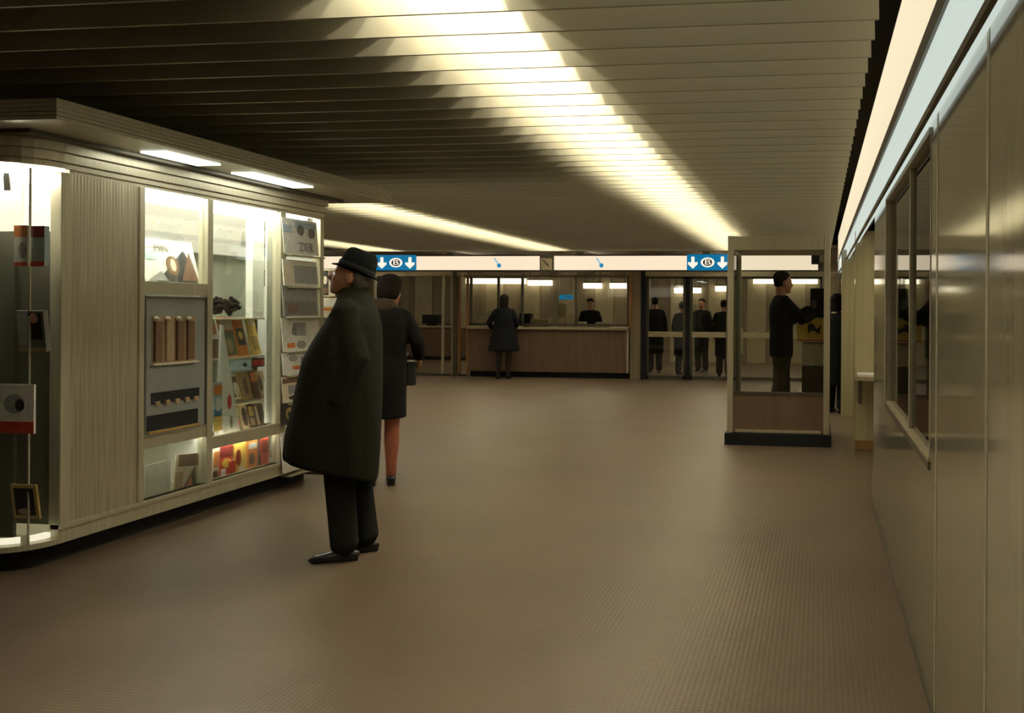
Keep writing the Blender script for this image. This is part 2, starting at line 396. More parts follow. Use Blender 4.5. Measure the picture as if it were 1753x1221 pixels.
# direction signs
def text(body, size, loc, rot, m, parent, name='letter', ext=.001, wx=1.0, local=False):
    cu = bpy.data.curves.new(name, 'FONT'); cu.body = body; cu.size = size; cu.align_x = 'CENTER'; cu.align_y = 'CENTER'; cu.extrude = ext
    cu.materials.append(m)
    o = bpy.data.objects.new(name, cu); C.objects.link(o)
    me = bpy.data.meshes.new_from_object(o.evaluated_get(bpy.context.evaluated_depsgraph_get()))
    bpy.data.objects.remove(o); bpy.data.curves.remove(cu)
    for v in me.vertices: v.co.x *= wx
    if not me.materials: me.materials.append(m)
    o = bpy.data.objects.new(name, me); C.objects.link(o); o.parent = parent
    o.location = Vector(loc) if local else Vector(loc)-wloc(parent); o.rotation_euler = rot
    return o
def sign(x0, x1, label):
    X0, X1 = FX(x0), FX(x1); w = X1-X0; z0, z1 = FZ(463), FZ(436.5); cx, cz = (X0+X1)/2, (z0+z1)/2; h = z1-z0
    t = empty('direction_sign', (cx, FY, z0), label, 'sign', 'blue railway signs on the light boxes')
    MB().box(X0, X1, FY-.05, FY-.012, z0, z1).build('panel', M['sign_blue'], t)
    for s in (-1, 1):
        ax = cx+s*.355*w; k = h
        MB().prism([(ax-.032*w*1.2, cz+.36*k), (ax+.032*w*1.2, cz+.36*k), (ax+.032*w*1.2, cz+.0*k), (ax+.115*w, cz+.02*k), (ax+.115*w, cz-.12*k), (ax, cz-.40*k),
                    (ax-.115*w, cz-.12*k), (ax-.115*w, cz+.02*k), (ax-.032*w*1.2, cz+.0*k)], 'y', FY-.054, FY-.05).build('arrow', M['sign_white'], t)
    def el(a, b_, n=28): return [(cx+a*math.cos(2*PI*i/n), cz+b_*math.sin(2*PI*i/n)) for i in range(n)]
    MB().prism(el(.165*w, .31*h), 'y', FY-.054, FY-.05).build('oval_emblem', M['sign_white'], t)
    MB().prism(el(.112*w, .225*h), 'y', FY-.057, FY-.054).build('inner_oval', M['sign_dark'], t)
    text('B', .46*h, (cx, FY-.059, cz), (PI/2, 0, 0), M['sign_white'], t, wx=1.7)
sign(645.5, 713, 'blue sign with two down arrows and oval emblem left of the clock')
sign(1176, 1247, 'blue sign with two down arrows and oval emblem right of the clock')
for px, lb in ((852, 'small blue mark on the light box left of the clock'), (1027, 'small blue mark on the light box right of the clock')):
    X = FX(px); z = FZ(451)
    t = empty('blue_mark', (X, FY, z-.05), lb, 'mark', 'small blue marks on the light boxes')
    MB().prism([(X-.09, z+.10), (X-.055, z+.12), (X+.02, z+.0), (X-.01, z-.02)], 'y', FY-.018, FY-.0105).build('stroke', M['pale_blue'], t)
    MB().prism([(X+.03+.045*math.cos(i*PI/8), z-.045+.045*math.sin(i*PI/8)) for i in range(16)], 'y', FY-.018, FY-.0105).build('dot', M['mark_blue'], t)

# header rail under the light boxes
zh0 = FZ(473)
struct('trim_1', MB().box(-14.9, FX(778), FY-.02, FY+.1, zh0, zb0-.02).box(FX(1100), FX(1432), FY-.02, FY+.1, zh0, zb0-.02), M['tan'], 'tan header rail below the cream light boxes')
struct('trim_2', MB().box(FX(783), FX(1080), FY+.3, FY+.4, FZ(474), FZ(470)), M['tan'])
struct('pillar', MB().box(FX(776), FX(783), FY-.03, FY+.2, 0, zb0-.02), M['alu_dark'], 'dark post left of the long counter')
b = MB().box(FX(1079), FX(1097), FY-.0, FY+.4, 0, zb0-.02)
pl = struct('pillar', b, M['brownwall'], 'broad brown pillar right of the long counter')
MB().box(FX(1077), FX(1081), FY-.02, FY+.02, FZ(560), zb0-.02).build('edge_strip', M['orange_trim'], pl)
MB().box(FX(1098), FX(1105), FY-.05, FY+.15, 0, zb0-.02).build('dark_post', M['black'], pl)

def glazing(x0, x1, z0, posts, label, base=True, m='alu'):
    t = empty('glass_partition', ((x0+x1)/2, FY+.05, z0), label, 'glass partition')
    for i in range(len(posts)-1):
        MB().box(posts[i]+.02, posts[i+1]-.02, FY+.045, FY+.052, z0+.03, zh0).build('pane', M['glass'], t)
    for p in posts: MB().box(p-.022, p+.022, FY+.02, FY+.08, z0, zh0).build('post', M[m], t)
    MB().box(x0, x1, FY+.02, FY+.08, z0, z0+.05).build('bottom_rail', M['alu_dark'], t)
    return t
glazing(-14.5, FX(776), 0, [-14.3, -12.6, FX(560), FX(640), FX(757), FX(774)], 'glass partition left of the long counter')
glazing(FX(783), FX(800), 0, [FX(785), FX(799)], 'narrow glass strip between the dark post and the counter', m='orange_trim')
ct = FZ(560)
glazing(FX(803), FX(1077), ct+.02, [FX(805), FX(852), FX(893), FX(985), FX(1075)], 'row of glass panes standing on the long counter', m='alu_dark')

# long counter
t = empty('service_counter', ((FX(800)+FX(1078))/2, FY, 0), 'long brown laminate service counter below the glass panes', 'counter')
MB().box(FX(801), FX(1076.5), FY-.0, FY+.5, .12, ct-.05).build('front_panel', M['brown'], t)
MB().box(FX(800), FX(1076.5), FY-.05, FY+.7, ct-.05, ct).build('worktop', M['tan'], t)
MB().box(FX(803), FX(1075), FY+.06, FY+.45, 0, .12).build('toe_kick', M['black'], t)
MB().box(FX(1073), FX(1076.8), FY-.006, FY+.01, .12, ct-.05).build('edge_strip', M['tan'], t)

# goods on the counter
cyb = FY+.36
def on_counter(name, x0, x1, yt, m, label, cat, d=.25, yy=None):
    Yp = yy or cyb
    a = hy(x0, 545, Yp).x; c = hy(x1, 545, Yp).x; zt = hy((x0+x1)/2, yt, Yp).z
    o = MB().box(a, c, Yp-d/2, Yp+d/2, ct+.001, zt).build(name, M[m], bevel=.008); return tag(o, label, cat)
on_counter('box', 911, 941, 546, 'tan', 'wide low beige box on the counter right of the dark screen', 'box')
on_counter('box', 976, 985, 538, 'ink_cream', 'upright pale box on the counter below the blue and white sign', 'box', .2)
on_counter('box', 986, 1003, 551, 'ink_cream', 'low pale box on the counter just left of the clerk', 'box', .2)
on_counter('box', 1022, 1046, 552, 'tan', 'flat beige box on the counter right of the clerk', 'box')
def screen(x0, x1, yt, label):
    a = hy(x0, 545, cyb).x; c = hy(x1, 545, cyb).x; zt = hy((x0+x1)/2, yt, cyb).z
    t = empty('screen', ((a+c)/2, cyb, ct), label, 'screen')
    MB().box(a, c, cyb-.05, cyb+.12, ct+.06, zt).build('casing', M['black'], t, bevel=.01)
    MB().box((a+c)/2-.06, (a+c)/2+.06, cyb-.03, cyb+.08, ct+.001, ct+.06).build('foot', M['black'], t)
screen(890, 910, 537, 'black screen on the long counter behind the woman in black')
# blue and white hanging sign
q = ry(957, 981, 497, 514, cyb+.1)
t = empty('hanging_sign', ((q[0]+q[1])/2, cyb+.1, q[2]), 'small white and blue sign hanging above the long counter', 'sign')
MB().box(q[0], q[1], cyb+.09, cyb+.11, q[2], q[3]).build('board', M['white'], t)
zmm = q[2]+(q[3]-q[2])*.5
MB().box(q[0]+.01, q[1]-.005, cyb+.083, cyb+.09, q[2]+.02, zmm).build('blue_panel', M['sign_blue'], t)
for k in range(3): MB().box(q[0]+.08+k*.07, q[0]+.12+k*.07, cyb+.08, cyb+.083, q[2]+.05, zmm-.02).build('white_mark', M['white'], t)
for k in (.04, .26): MB().limb([(q[0]+k, cyb+.1, q[3]), (q[0]+k, cyb+.1, 2.69)], [.004, .004], 6).build('rod', M['alu_dark'], t)
# desk lamp-like tan column
q = ry(956, 970, 520, 556, cyb+.1)
t = empty('leaflet_dispenser', ((q[0]+q[1])/2, cyb+.1, ct), 'tall tan leaflet dispenser on the counter under the hanging sign', 'dispenser')
MB().box(q[0], q[1], cyb+.05, cyb+.17, ct+.001, q[3]).build('stand', M['tan'], t, bevel=.01)
MB().box(q[0]+.02, q[1]-.02, cyb+.02, cyb+.05, ct+.02, ct+.2).build('tray', M['ink_cream'], t)
# opened newspaper leaning on the counter by the woman in black
b = MB(); Xa, Xb = hy(813, 550, cyb).x, hy(846, 550, cyb).x
zt = hy(840, 531, cyb).z
b.prism([(Xa, ct+.002), (Xb, ct+.002), (Xb+.02, zt), (Xb-.08, zt-.02), (Xa+.12, ct+.16)], 'y', cyb-.1, cyb-.085)
o = b.build('newspaper', M['ink_cream']); tag(o, 'pale opened newspaper propped on the counter left of the woman in black', 'newspaper')
o.rotation_euler = (R(-8), 0, 0); o.location.z += .0

# glass doors at the right, with push bars
def door(x0, x1, label, hinge):
    X0, X1 = FX(x0), FX(x1)
    t = empty('glass_door', ((X0+X1)/2, FY+.06, 0), label, 'door', 'glass doors right of the counter')
    b = MB(); b.box(X0, X0+.05, FY+.03, FY+.08, .01, zh0).box(X1-.05, X1, FY+.03, FY+.08, .01, zh0).box(X0, X1, FY+.03, FY+.08, zh0-.05, zh0).box(X0, X1, FY+.03, FY+.08, .01, .08)
    b.build('door_frame', M['alu_dark'], t)
    MB().box(X0+.05, X1-.05, FY+.052, FY+.058, .08, zh0-.05).build('pane', M['glass'], t)
    z = FZ(570); MB().box(X0+.05, X1-.05, FY-.02, FY+.02, FZ(575), FZ(566)).build('push_bar', M['tan'], t)
    for e in (X0+.1, X1-.13): MB().box(e, e+.03, FY+.02, FY+.05, z-.03, z+.03).build('bar_bracket', M['alu_dark'], t)
    return t
door(1106, 1173, 'left glass door with tan push bar right of the brown pillar', 0)
door(1181, 1247, 'right glass door with tan push bar beside the glass booth', 1)
struct('pillar', MB().box(FX(1173.5), FX(1180.5), FY+.02, FY+.12, 0, zh0), M['black'], 'slim dark post between the two glass doors')
tt = door(1262, 1335, 'glass door seen through the left half of the glass booth', 1)
X = FX(1271); MB().limb([(X, FY-.03, FZ(602)), (X, FY-.03, FZ(560))], [.018, .018], 8).build('door_handle', M['alu'], tt)
door(1337, 1408, 'glass door seen behind the man in the glass booth', 1)

# interior behind the far facade
RB = FY+6.0
b = MB()
for i in range(16):
    xx = -14.5+i*1.05; b.box(xx, xx+.5, RB+.0, RB+.05, 0, 2.69)
struct('wall_rear', MB().box(XL, 3.0, RB+.05, RB+.1, 0, 2.69), M['brownwall'], None)
struct('trim_3', b, M['tan'])
for i, (px0, px1, py) in enumerate(((800, 900, 481), (905, 945, 484), (1000, 1030, 489), (1045, 1072, 489), (1155, 1170, 497), (1180, 1200, 497), (1225, 1245, 494), (1290, 1400, 481))):
    q = ry(px0, px1, py-4, py+5, RB-.1)
    lb = ['long bright ceiling lamp behind the left counter panes', 'bright ceiling lamp left of the hanging blue and white sign', 'bright ceiling lamp above the clerk', 'bright ceiling lamp left of the brown pillar',
          'bright lamp behind the left glass door', 'bright lamp above the post between the glass doors', 'bright lamp behind the right glass door', 'bright lamp behind the glass booth'][i]
    t = empty('ceiling_lamp', ((q[0]+q[1])/2, RB-.1, q[2]), lb, 'lamp', 'lamps in the back hall')
    MB().box(q[0], q[1], RB-.2, RB-.05, q[2], q[3]).build('diffuser', M['lamp'], t)
    MB().box(q[0], q[1], RB-.22, RB-.03, q[3], q[3]+.04).build('housing', M['alu_dark'], t)
    for e in (q[0]+.03, q[1]-.05): MB().box(e, e+.02, RB-.14, RB-.12, q[3]+.04, 2.69).build('hanger', M['alu_dark'], t)
for X_, lb in ((-12.6, 'added fill tube in the room left of the dark post'), (-8.2, 'added fill tube behind the left half of the counter'), (-5.2, 'added fill tube behind the right half of the counter'), (-2.4, 'added fill tube behind the glass doors'), (-.4, 'added fill tube behind the glass booth')):
    t = empty('hall_fill_tube', (X_, FY+2.6, 2.6), lb, 'lamp', 'added fill tubes of the back hall')  # tubes out of view behind the header, added to brighten the back hall
    MB().box(X_-.06, X_+.06, FY+1.2, FY+4.2, 2.60, 2.63).build('diffuser', M['hall_fill_lamp'], t)
    MB().box(X_-.08, X_+.08, FY+1.15, FY+4.25, 2.63, 2.69).build('housing', M['white_panel'], t)
# back counter in the left room with its dark screen
YL = hz(760, 616, 0).y
if YL > RB-.7: YL = RB-.7
q = ry(640, 800, 558, 616, YL)
t = empty('back_counter', ((q[0]+q[1])/2, YL, 0), 'low brown counter inside the room left of the dark post', 'counter')
MB().box(-13, q[1], YL, YL+.5, .1, q[3]-.04).build('front_panel', M['brown'], t)
MB().box(-13.02, q[1]+.02, YL-.04, YL+.55, q[3]-.04, q[3]).build('worktop', M['tan'], t)
MB().box(-12.9, q[1]-.05, YL+.05, YL+.5, 0, .1).build('toe_kick', M['black'], t)
s = ry(724, 751, 539, 556, YL+.2)
t = empty('screen', ((s[0]+s[1])/2, YL+.2, q[3]), 'dark screen on the low counter in the left room', 'screen')
MB().box(s[0], s[1], YL+.15, YL+.4, q[3]+.05, s[3]).build('casing', M['black'], t, bevel=.01)
MB().box(s[0]+.12, s[1]-.12, YL+.18, YL+.36, q[3]+.001, q[3]+.05).build('foot', M['black'], t)

# ================================================================== KIOSK
KX = -4.18
def KY(px): return hx(px, 530, KX).y
kp = [KY(118), KY(236), KY(245), KY(353), KY(362), KY(478), KY(487), KY(546), KY(552)]
ky0 = KY(104); ky1 = kp[8]
KR = .25; kcx, kcy = KX-KR, ky0
kzb, kzs, kzt = .12, .225, 2.19
kzf = 2.35
KBX = -7.6
KIO = empty('news_kiosk', (KX-1.6, (ky0+ky1)/2, 0), 'metal and glass news kiosk with a wide canopy on the left', 'kiosk')
def outline(off=0, x_back=KBX, corner=True, far=True):
    pts = []
    for i in range(9):
        a = PI*1.5+PI/2*i/8
        pts.append((kcx+(KR+off)*math.cos(a), kcy+(KR+off)*math.sin(a)))
    pts += [(KX+off, ky1+off), (x_back, ky1+off), (x_back, kcy-KR-off)]
    return pts
MB().prism(outline(-.10), 'z', 0, kzb).build('plinth', M['black'], KIO)
MB().prism(outline(.0), 'z', kzb, kzb+.03).build('floor_pan', M['alu'], KIO)
b = MB(); b.box(KX-.06, KX, kp[0]-.06, ky1, kzb+.03, kzs); b.box(KX-.05, KX+.012, kp[0]-.06, ky1+.01, kzs-.025, kzs)
b.build('sill', M['alu'], KIO)
# ribbed panel
b = MB(); nr = 22; pts = []
for i in range(nr*4+1):
    u = i/(nr*4); pts.append((KX+.002*(1-math.cos(2*PI*i/4))/2, kp[0]+(kp[1]-kp[0])*u))
poly = pts+[(KX-.05, kp[1]), (KX-.05, kp[0])]
b.prism(poly, 'z', kzs, kzt); b.build('ribbed_panel', M['ribbed'], KIO)
# posts
for a, c in ((ky0-.01, kp[0]), (kp[1], kp[2]), (kp[3], kp[4]), (kp[5], kp[6]), (kp[7], kp[8])):
    MB().box(KX-.06, KX+.012, a, c, kzs, kzt).build('post', M['alu'], KIO, bevel=.004)
# fascia above the windows, with two grooves
b = MB()
b.box(KX-.03, KX, kp[0], ky1, kzt-.0, kzt+.02)
for k, (o, z0, z1) in enumerate(((.012, kzt+.02, kzt+.045), (.0, kzt+.045, kzt+.055), (.022, kzt+.055, kzt+.10), (.006, kzt+.10, kzt+.11), (.03, kzt+.11, kzf))):
    b.prism(outline(o), 'z', z0, z1)
b.build('fascia', M['alu'], KIO)
# canopy
kcz0, kcz1 = 2.37, 2.48
CX = -3.74
cy0, cy1 = hx(97, 200, CX).y, hx(672, 340, CX).y
can = MB()
prof = []
for k in range(5):
    z = kcz0+(kcz1-kcz0)*k/5; dz = (kcz1-kcz0)/5
    can.box(KBX, CX-(.0 if k in (0,) else .004*k), cy0+.004*k, cy1-.004*k, z, z+dz*.78)
    can.box(KBX, CX-.02, cy0+.02, cy1-.02, z+dz*.78, z+dz)
CAN = can.build('canopy', M['alu'], KIO)
MB().box(KBX, KX+.1, ky0-.3, ky1+.15, kzf, kcz0).build('canopy_neck', M['alu_dark'], KIO)
for (xa, xb, ya, yb_) in ((228, 338, 262, 284), (378, 500, 298, 322)):
    za = kcz0-.006
    p0 = hz(xa, ya-10, za); p1 = hz(xb, yb_, za)
    MB().box(-4.03, -3.86, hz(xa, ya, za).y, hz(xb, yb_, za).y, za, kcz0+.001).build('soffit_light', M['soffit'], CAN)
# glazing
b = MB()
for i in range(8):
    a0 = PI*1.5+PI/2*i/8; a1 = PI*1.5+PI/2*(i+1)/8
    for (r0, r1) in ((KR-.004, KR),):
        b.add([(kcx+r0*math.cos(a0), kcy+r0*math.sin(a0), kzb+.03), (kcx+r0*math.cos(a1), kcy+r0*math.sin(a1), kzb+.03), (kcx+r0*math.cos(a1), kcy+r0*math.sin(a1), kzt), (kcx+r0*math.cos(a0), kcy+r0*math.sin(a0), kzt)], [(0, 1, 2, 3)])
b.build('curved_pane', M['glass_green'], KIO, smooth=True)
MB().box(KBX, kcx, kcy-KR, kcy-KR+.006, kzb+.03, kzt).build('end_pane', M['glass_green'], KIO)
aj = None
pj = hx(52, 600, kcx+KR*.80)
for aa in (PI*1.5+PI/2*.60,):
    MB().box(kcx+(KR+.002)*math.cos(aa)-.004, kcx+(KR+.002)*math.cos(aa)+.004, kcy+(KR+.002)*math.sin(aa)-.004, kcy+(KR+.002)*math.sin(aa)+.004, kzb+.03, kzt).build('glass_joint', M['joint'], KIO)
def kz(px, py): return hx(px, py, KX).z
z_a = kz(300, 484); z_b = kz(300, 505); z_v0 = kz(300, 738); z_l1 = kz(300, 758)
z_m1 = kz(415, 738); z_m0 = kz(415, 757)
for (y0, y1, z0, z1) in ((kp[2], kp[3], z_a, kzt), (kp[2], kp[3], kzs, z_l1), (kp[4], kp[5], z_m1, kzt), (kp[4], kp[5], kzs, z_m0), (kp[6], kp[7], kzs, kzt)):
    MB().box(KX-.028, KX-.022, y0, y1, z0, z1).build('pane', M['glass_green'], KIO)
MB().box(KX-.05, KX+.004, kp[2], kp[3], z_b, z_a).build('rail', M['alu'], KIO)
MB().box(KX-.03, KX+.004, kp[2], kp[3], z_l1, z_v0).build('rail', M['alu'], KIO)
MB().box(KX-.03, KX+.004, kp[4], kp[5], z_m0, z_m1).build('rail', M['alu'], KIO)
# inside
MB().box(KX-.62, KX-.58, ky0-.02, ky1-.08, kzs, 1.86).build('back_panel', M['graygreen'], KIO)
MB().box(KX-.62, KX-.50, ky0-.2, ky1-.1, 1.86, 2.19).build('light_panel', M['kiosk_light'], KIO)
MB().box(KX-.5, KX-.08, ky0+.02, ky1-.1, 2.172, 2.188).build('ceiling_panel', M['kiosk_ceiling'], KIO)
MB().box(KX-.055, KX-.032, kp[2]+.01, ky1-.03, 2.192, 2.212).build('window_fill_lamp', M['kiosk_fill_tube'], KIO)  # strip added above the glass to brighten the printed matter
MB().box(KX-.056, KX-.034, kp[2]+.01, kp[3]-.01, z_l1+.004, z_l1+.02).build('window_fill_lamp', M['kiosk_low_fill'], KIO)  # hidden behind the rail, added to light the small lower window
MB().box(KX-.056, KX-.034, kp[4]+.01, kp[5]-.01, z_m0+.004, z_m0+.02).build('window_fill_lamp', M['kiosk_low_fill'], KIO)  # likewise an added strip, lights the bottom showcase
MB().box(kcx-.5, kcx+.10, kcy-.14, kcy-.11, 2.16, 2.185).build('window_fill_lamp', M['kiosk_fill_tube'], KIO)
MB().box(KX-.30, KX-.06, kp[3]+.008, kp[4]-.008, kzs, 1.52).build('divider', M['white_panel'], KIO)
MB().box(KX-.58, KX-.06, ky0+.0, kp[0]-.01, kzs, 1.86).build('divider', M['dark_back'], KIO)
MB().box(KBX+.05, kcx-.02, kcy-.02, kcy+.0, kzb+.03, 1.86).build('showcase_back', M['dark_back'], KIO)
MB().box(KBX+.05, kcx+.02, kcy-.02, kcy+.0, 1.86, 2.19).build('light_panel', M['kiosk_light'], KIO)
MB().box(KX-.20, KX-.06, kp[2], kp[3], z_b-.03, z_b).box(KX-.08, KX-.06, kp[2], kp[3], z_l1-.0, z_b-.03).build('divider', M['graygreen'], KIO)
for k in range(2):
    a0 = PI*1.5+PI/2*(.12 if k == 0 else .66); a1 = PI*1.5+PI/2*(.52 if k == 0 else .98)
    b = MB(); rr = KR-.05
    for i in range(4):
        u0 = a0+(a1-a0)*i/4; u1 = a0+(a1-a0)*(i+1)/4
        b.add([(kcx+r*math.cos(u), kcy+r*math.sin(u), z) for z in (kzb+.035, kzb+.065) for (r, u) in ((rr-.03, u0), (rr, u0), (rr, u1), (rr-.03, u1))], [(0, 1, 2, 3), (4, 7, 6, 5), (0, 4, 5, 1), (1, 5, 6, 2), (2, 6, 7, 3), (3, 7, 4, 0)])
    b.build('foot_lamp', M['kiosk_light'], KIO)
# white jambs inside the second window
yv = [hx(433, 480, KX-.20).y, hx(452, 480, KX-.20).y]
MB().box(KX-.26, KX-.20, yv[0], yv[1], kz(440, 548), 2.17).build('display_column', M['white_panel'], KIO)
yv = [hx(457, 480, KX-.10).y, hx(480, 480, KX-.10).y]
MB().box(KX-.115, KX-.10, yv[0], yv[1], z_m1, 2.17).build('display_column', M['white_panel'], KIO)
MB().box(KX-.56, KX-.04, ky1-.05, ky1-.03, kzs, 1.62).build('end_panel', M['white_panel'], KIO)
MB().box(KX-.56, KX-.04, ky1-.045, ky1-.038, 1.62, 2.19).build('end_pane', M['glass_green'], KIO)
for (pa, pb, py) in ((364, 432, 545), (364, 432, 612), (364, 462, 690)):
    Xs = KX-.22; y0 = hx(pa, py, Xs).y; y1 = hx(pb+20, py, Xs).y; z = hx((pa+pb)/2, py, Xs).z
    MB().box(KX-.5, Xs+.03, kp[4], y1, z-.012, z).build('rack_shelf', M['tan'], KIO)
for py in (437, 491, 543, 601, 641, 688, 728, 808):
    Xs = KX+.04; z = hx(515, py, Xs).z
    MB().box(KX-.02, Xs+.015, kp[6], kp[7], z-.012, z).build('rack_shelf', M['alu'], KIO)

# vending machine let into the kiosk front
vy0, vy1 = KY(247), KY(352)
t = empty('vending_machine', (KX-.02, (vy0+vy1)/2, z_v0), 'grey wall vending machine with four glass columns in the kiosk front', 'vending machine')
MB().box(KX-.055, KX+.012, vy0+.005, vy1-.005, z_v0+.004, z_b-.006).build('body', M['vend'], t, bevel=.006)
b = MB(); ff = .012
b.box(KX+.012, KX+.02, vy0+.01, vy1-.008, z_b-.025, z_b-.012); b.box(KX+.012, KX+.02, vy1-.02, vy1-.008, z_v0+.01, z_b-.012)
b.build('door_edge', M['alu_dark'], t)
q = rx(259, 333, 541, 620, KX+.012)
MB().box(KX+.012, KX+.016, q[0], q[1], q[2], q[3]).build('display_back', M['ink_tan'], t)
cols = ['ink_brown', 'ink_tan', 'ink_brown', 'ink_brown']
for k in range(4):
    a = q[0]+(q[1]-q[0])*(k+.12)/4; c = q[0]+(q[1]-q[0])*(k+.72)/4
    cl = MB().box(KX+.016, KX+.034, a, c, q[2]+.012, q[3]-.035).build('goods_column', M[cols[k]], t)
    m_ = (a+c)/2; MB().ell((KX+.03, m_-.02, q[3]-.018), (.016, .02, .016), 10, 6).build('coin_knob', M['ink_cream'], cl, smooth=True)
MB().box(KX+.012, KX+.04, q[0]-.01, q[1]+.01, q[2]-.012, q[2]).build('display_ledge', M['ink_cream'], t)
q = rx(258, 341, 668, 690, KX+.012)
sl = MB().box(KX+.006, KX+.016, q[0], q[1], q[2]+.01, q[3]).build('delivery_slot', M['black'], t, bevel=.004)
for k in range(5):
    yy = q[0]+(q[1]-q[0])*(k+.5)/5; MB().box(KX+.014, KX+.03, yy-.018, yy+.018, q[2], q[2]+.028).build('pull_tab', M['ink_tan'], sl)
q = rx(251, 338, 706, 734, KX+.012)
MB().box(KX+.006, KX+.016, q[0], q[1], q[2]+.008, q[3]).build('return_tray', M['black'], t)
MB().box(KX+.012, KX+.035, q[0], q[1], q[2]-.006, q[2]+.008).build('tray_lip', M['ink_ochre'], t)

# ---- printed matter. Flat sheets with their own thickness, cover blocks in one mesh
def sheet(name, Y0, Y1, Z0, Z1, X, blocks, label, cat, group, base='white', th=.008, lean=0.0, twist=0.0, face='x', slant=0.0):
    """a magazine facing +X (or -Y), blocks = (u0,u1,v0,v1,ink,shape) in cover fractions"""
    w, h = Y1-Y0, Z1-Z0
    mats = [M['ink_'+base]]; b = MB()
    b.box(-th, 0, -w/2, w/2, 0, h)
    for i, (u0, u1, v0, v1, ink, *sh) in enumerate(blocks):
        m = M['ink_'+ink]
        if m not in mats: mats.append(m)
        b.cur = mats.index(m); d = .0012+.0004*i
        a0, a1, c0, c1 = -w/2+u0*w, -w/2+u1*w, v0*h, v1*h
        if sh and sh[0] == 'o':
            b.prism([((a0+a1)/2+(a1-a0)/2*math.cos(2*PI*k/20), (c0+c1)/2+(c1-c0)/2*math.sin(2*PI*k/20)) for k in range(20)], 'x', 0, d)
        elif sh and sh[0] == 't':
            b.prism([(a0, c0), (a1, c0), (a0+(a1-a0)*.75, c1), (a0+(a1-a0)*.45, c0+(c1-c0)*.6)], 'x', 0, d)
        else: b.box(0, d, a0, a1, c0, c1)
    o = bpy.data.objects.new(name, b.mesh(name, mats)); C.objects.link(o)
    o.location = (X, (Y0+Y1)/2, Z0)
    o.rotation_euler = (slant, -lean, twist)
    return tag(o, label, cat, group)
def sheetx(name, px, X, blocks, label, cat, group, **k):
    Y0, Y1, Z0, Z1 = rx(px[0], px[1], px[2], px[3], X)
    return sheet(name, Y0, Y1, Z0, Z1, X, blocks, label, cat, group, **k)
G1 = 'magazines in the kiosk windows'
# curved corner showcase
def corner(px, blocks, label, base, name='magazine', tw=-22, cat='magazine', th=.012, depth=.10, lean=0):
    p = hz(px[0], 530) if False else None
    Yp = kcy-KR+depth
    X0, X1, Z0, Z1 = ry(px[0], px[1], px[2], px[3], Yp)
    w = X1-X0
    o = sheet(name, 0, w, Z0, Z1, 0, blocks, label, cat, 'printed matter in the curved kiosk showcase', base=base, th=th)
    o.location = ((X0+X1)/2, Yp, Z0); o.rotation_euler = (0, R(lean), R(-90-tw*0))
    return o
corner((24, 47, 386, 456), [(0, 1, .72, 1, 'orange'), (0, 1, 0, .10, 'red'), (.35, .95, .2, .6, 'grey', 'o')], 'white magazine with orange top in the curved showcase', 'white', depth=.08)
corner((53, 76, 387, 456), [(0, 1, .72, 1, 'maroon'), (0, 1, 0, .12, 'red'), (.1, .9, .2, .65, 'paleblue')], 'pale magazine with dark red top in the curved showcase', 'paleblue', depth=.10, th=.03)
corner((32, 80, 532, 602), [(.05, .45, .12, .95, 'grey'), (.45, .9, .3, .95, 'black'), (.5, .8, .7, .95, 'pink', 'o'), (0, 1, 0, .1, 'tan')], 'black and white book in the showcase below the two magazines', 'midgrey', 'book', cat='book', th=.03, depth=.12, lean=6)
corner((-6, 58, 658, 742), [(0, 1, 0, .24, 'red'), (.2, .75, .4, .8, 'grey', 'o'), (.5, .75, .45, .7, 'dark', 'o')], 'white magazine with red bottom strip low in the curved showcase', 'white', depth=.08)
corner((24, 68, 828, 888), [(.12, .88, .1, .9, 'black'), (.2, .7, .12, .3, 'tan', 'o')], 'black picture book with gold border above the showcase foot lamps', 'gold', 'book', cat='book', depth=.12, lean=8)
corner((7, 17, 296, 326), [(.2, .8, .3, .8, 'midgrey')], 'small dark tag hanging at the top of the curved showcase', 'midgrey', 'hanging_tag', cat='tag', th=.006, depth=.10, lean=4)
# first window
sheetx('poster', (250, 343, 408, 483), KX-0.230, [(.05, .45, .78, .80, 'grey'), (.2, 1.0, .0, .78, 'dark', 't'), (.66, .98, .04, .74, 'brown', 't'), (.42, .66, .15, .62, 'brown', 'o'), (.5, .60, .25, .55, 'cream', 'o'), (.08, .26, .5, .72, 'paleblue'), (.05, .4, .02, .25, 'grey', 't')],
       'white poster with a dark portrait above the vending machine', 'poster', G1, th=.004, lean=R(14))
pt = [o for o in C.objects if o.name == 'poster'][0]
text('MIN', .075, (.006, -.06, .235), (PI/2, 0, PI/2), M['ink_midgrey'], pt, 'title', .0006, local=True)
sheetx('leaflet', (248, 292, 792, 868), KX-.05, [], 'blank white sheet in the small window below the vending machine', 'paper', G1, th=.003)
sheetx('magazine', (296, 342, 778, 852), KX-.052, [(.1, .9, .72, 1, 'brown'), (.2, .9, .05, .7, 'dark', 't'), (.35, .7, .1, .5, 'orange', 't'), (.05, .3, .1, .6, 'tan')], 'brown magazine beside the blank sheet below the vending machine', 'magazine', G1, base='cream', slant=R(-6))
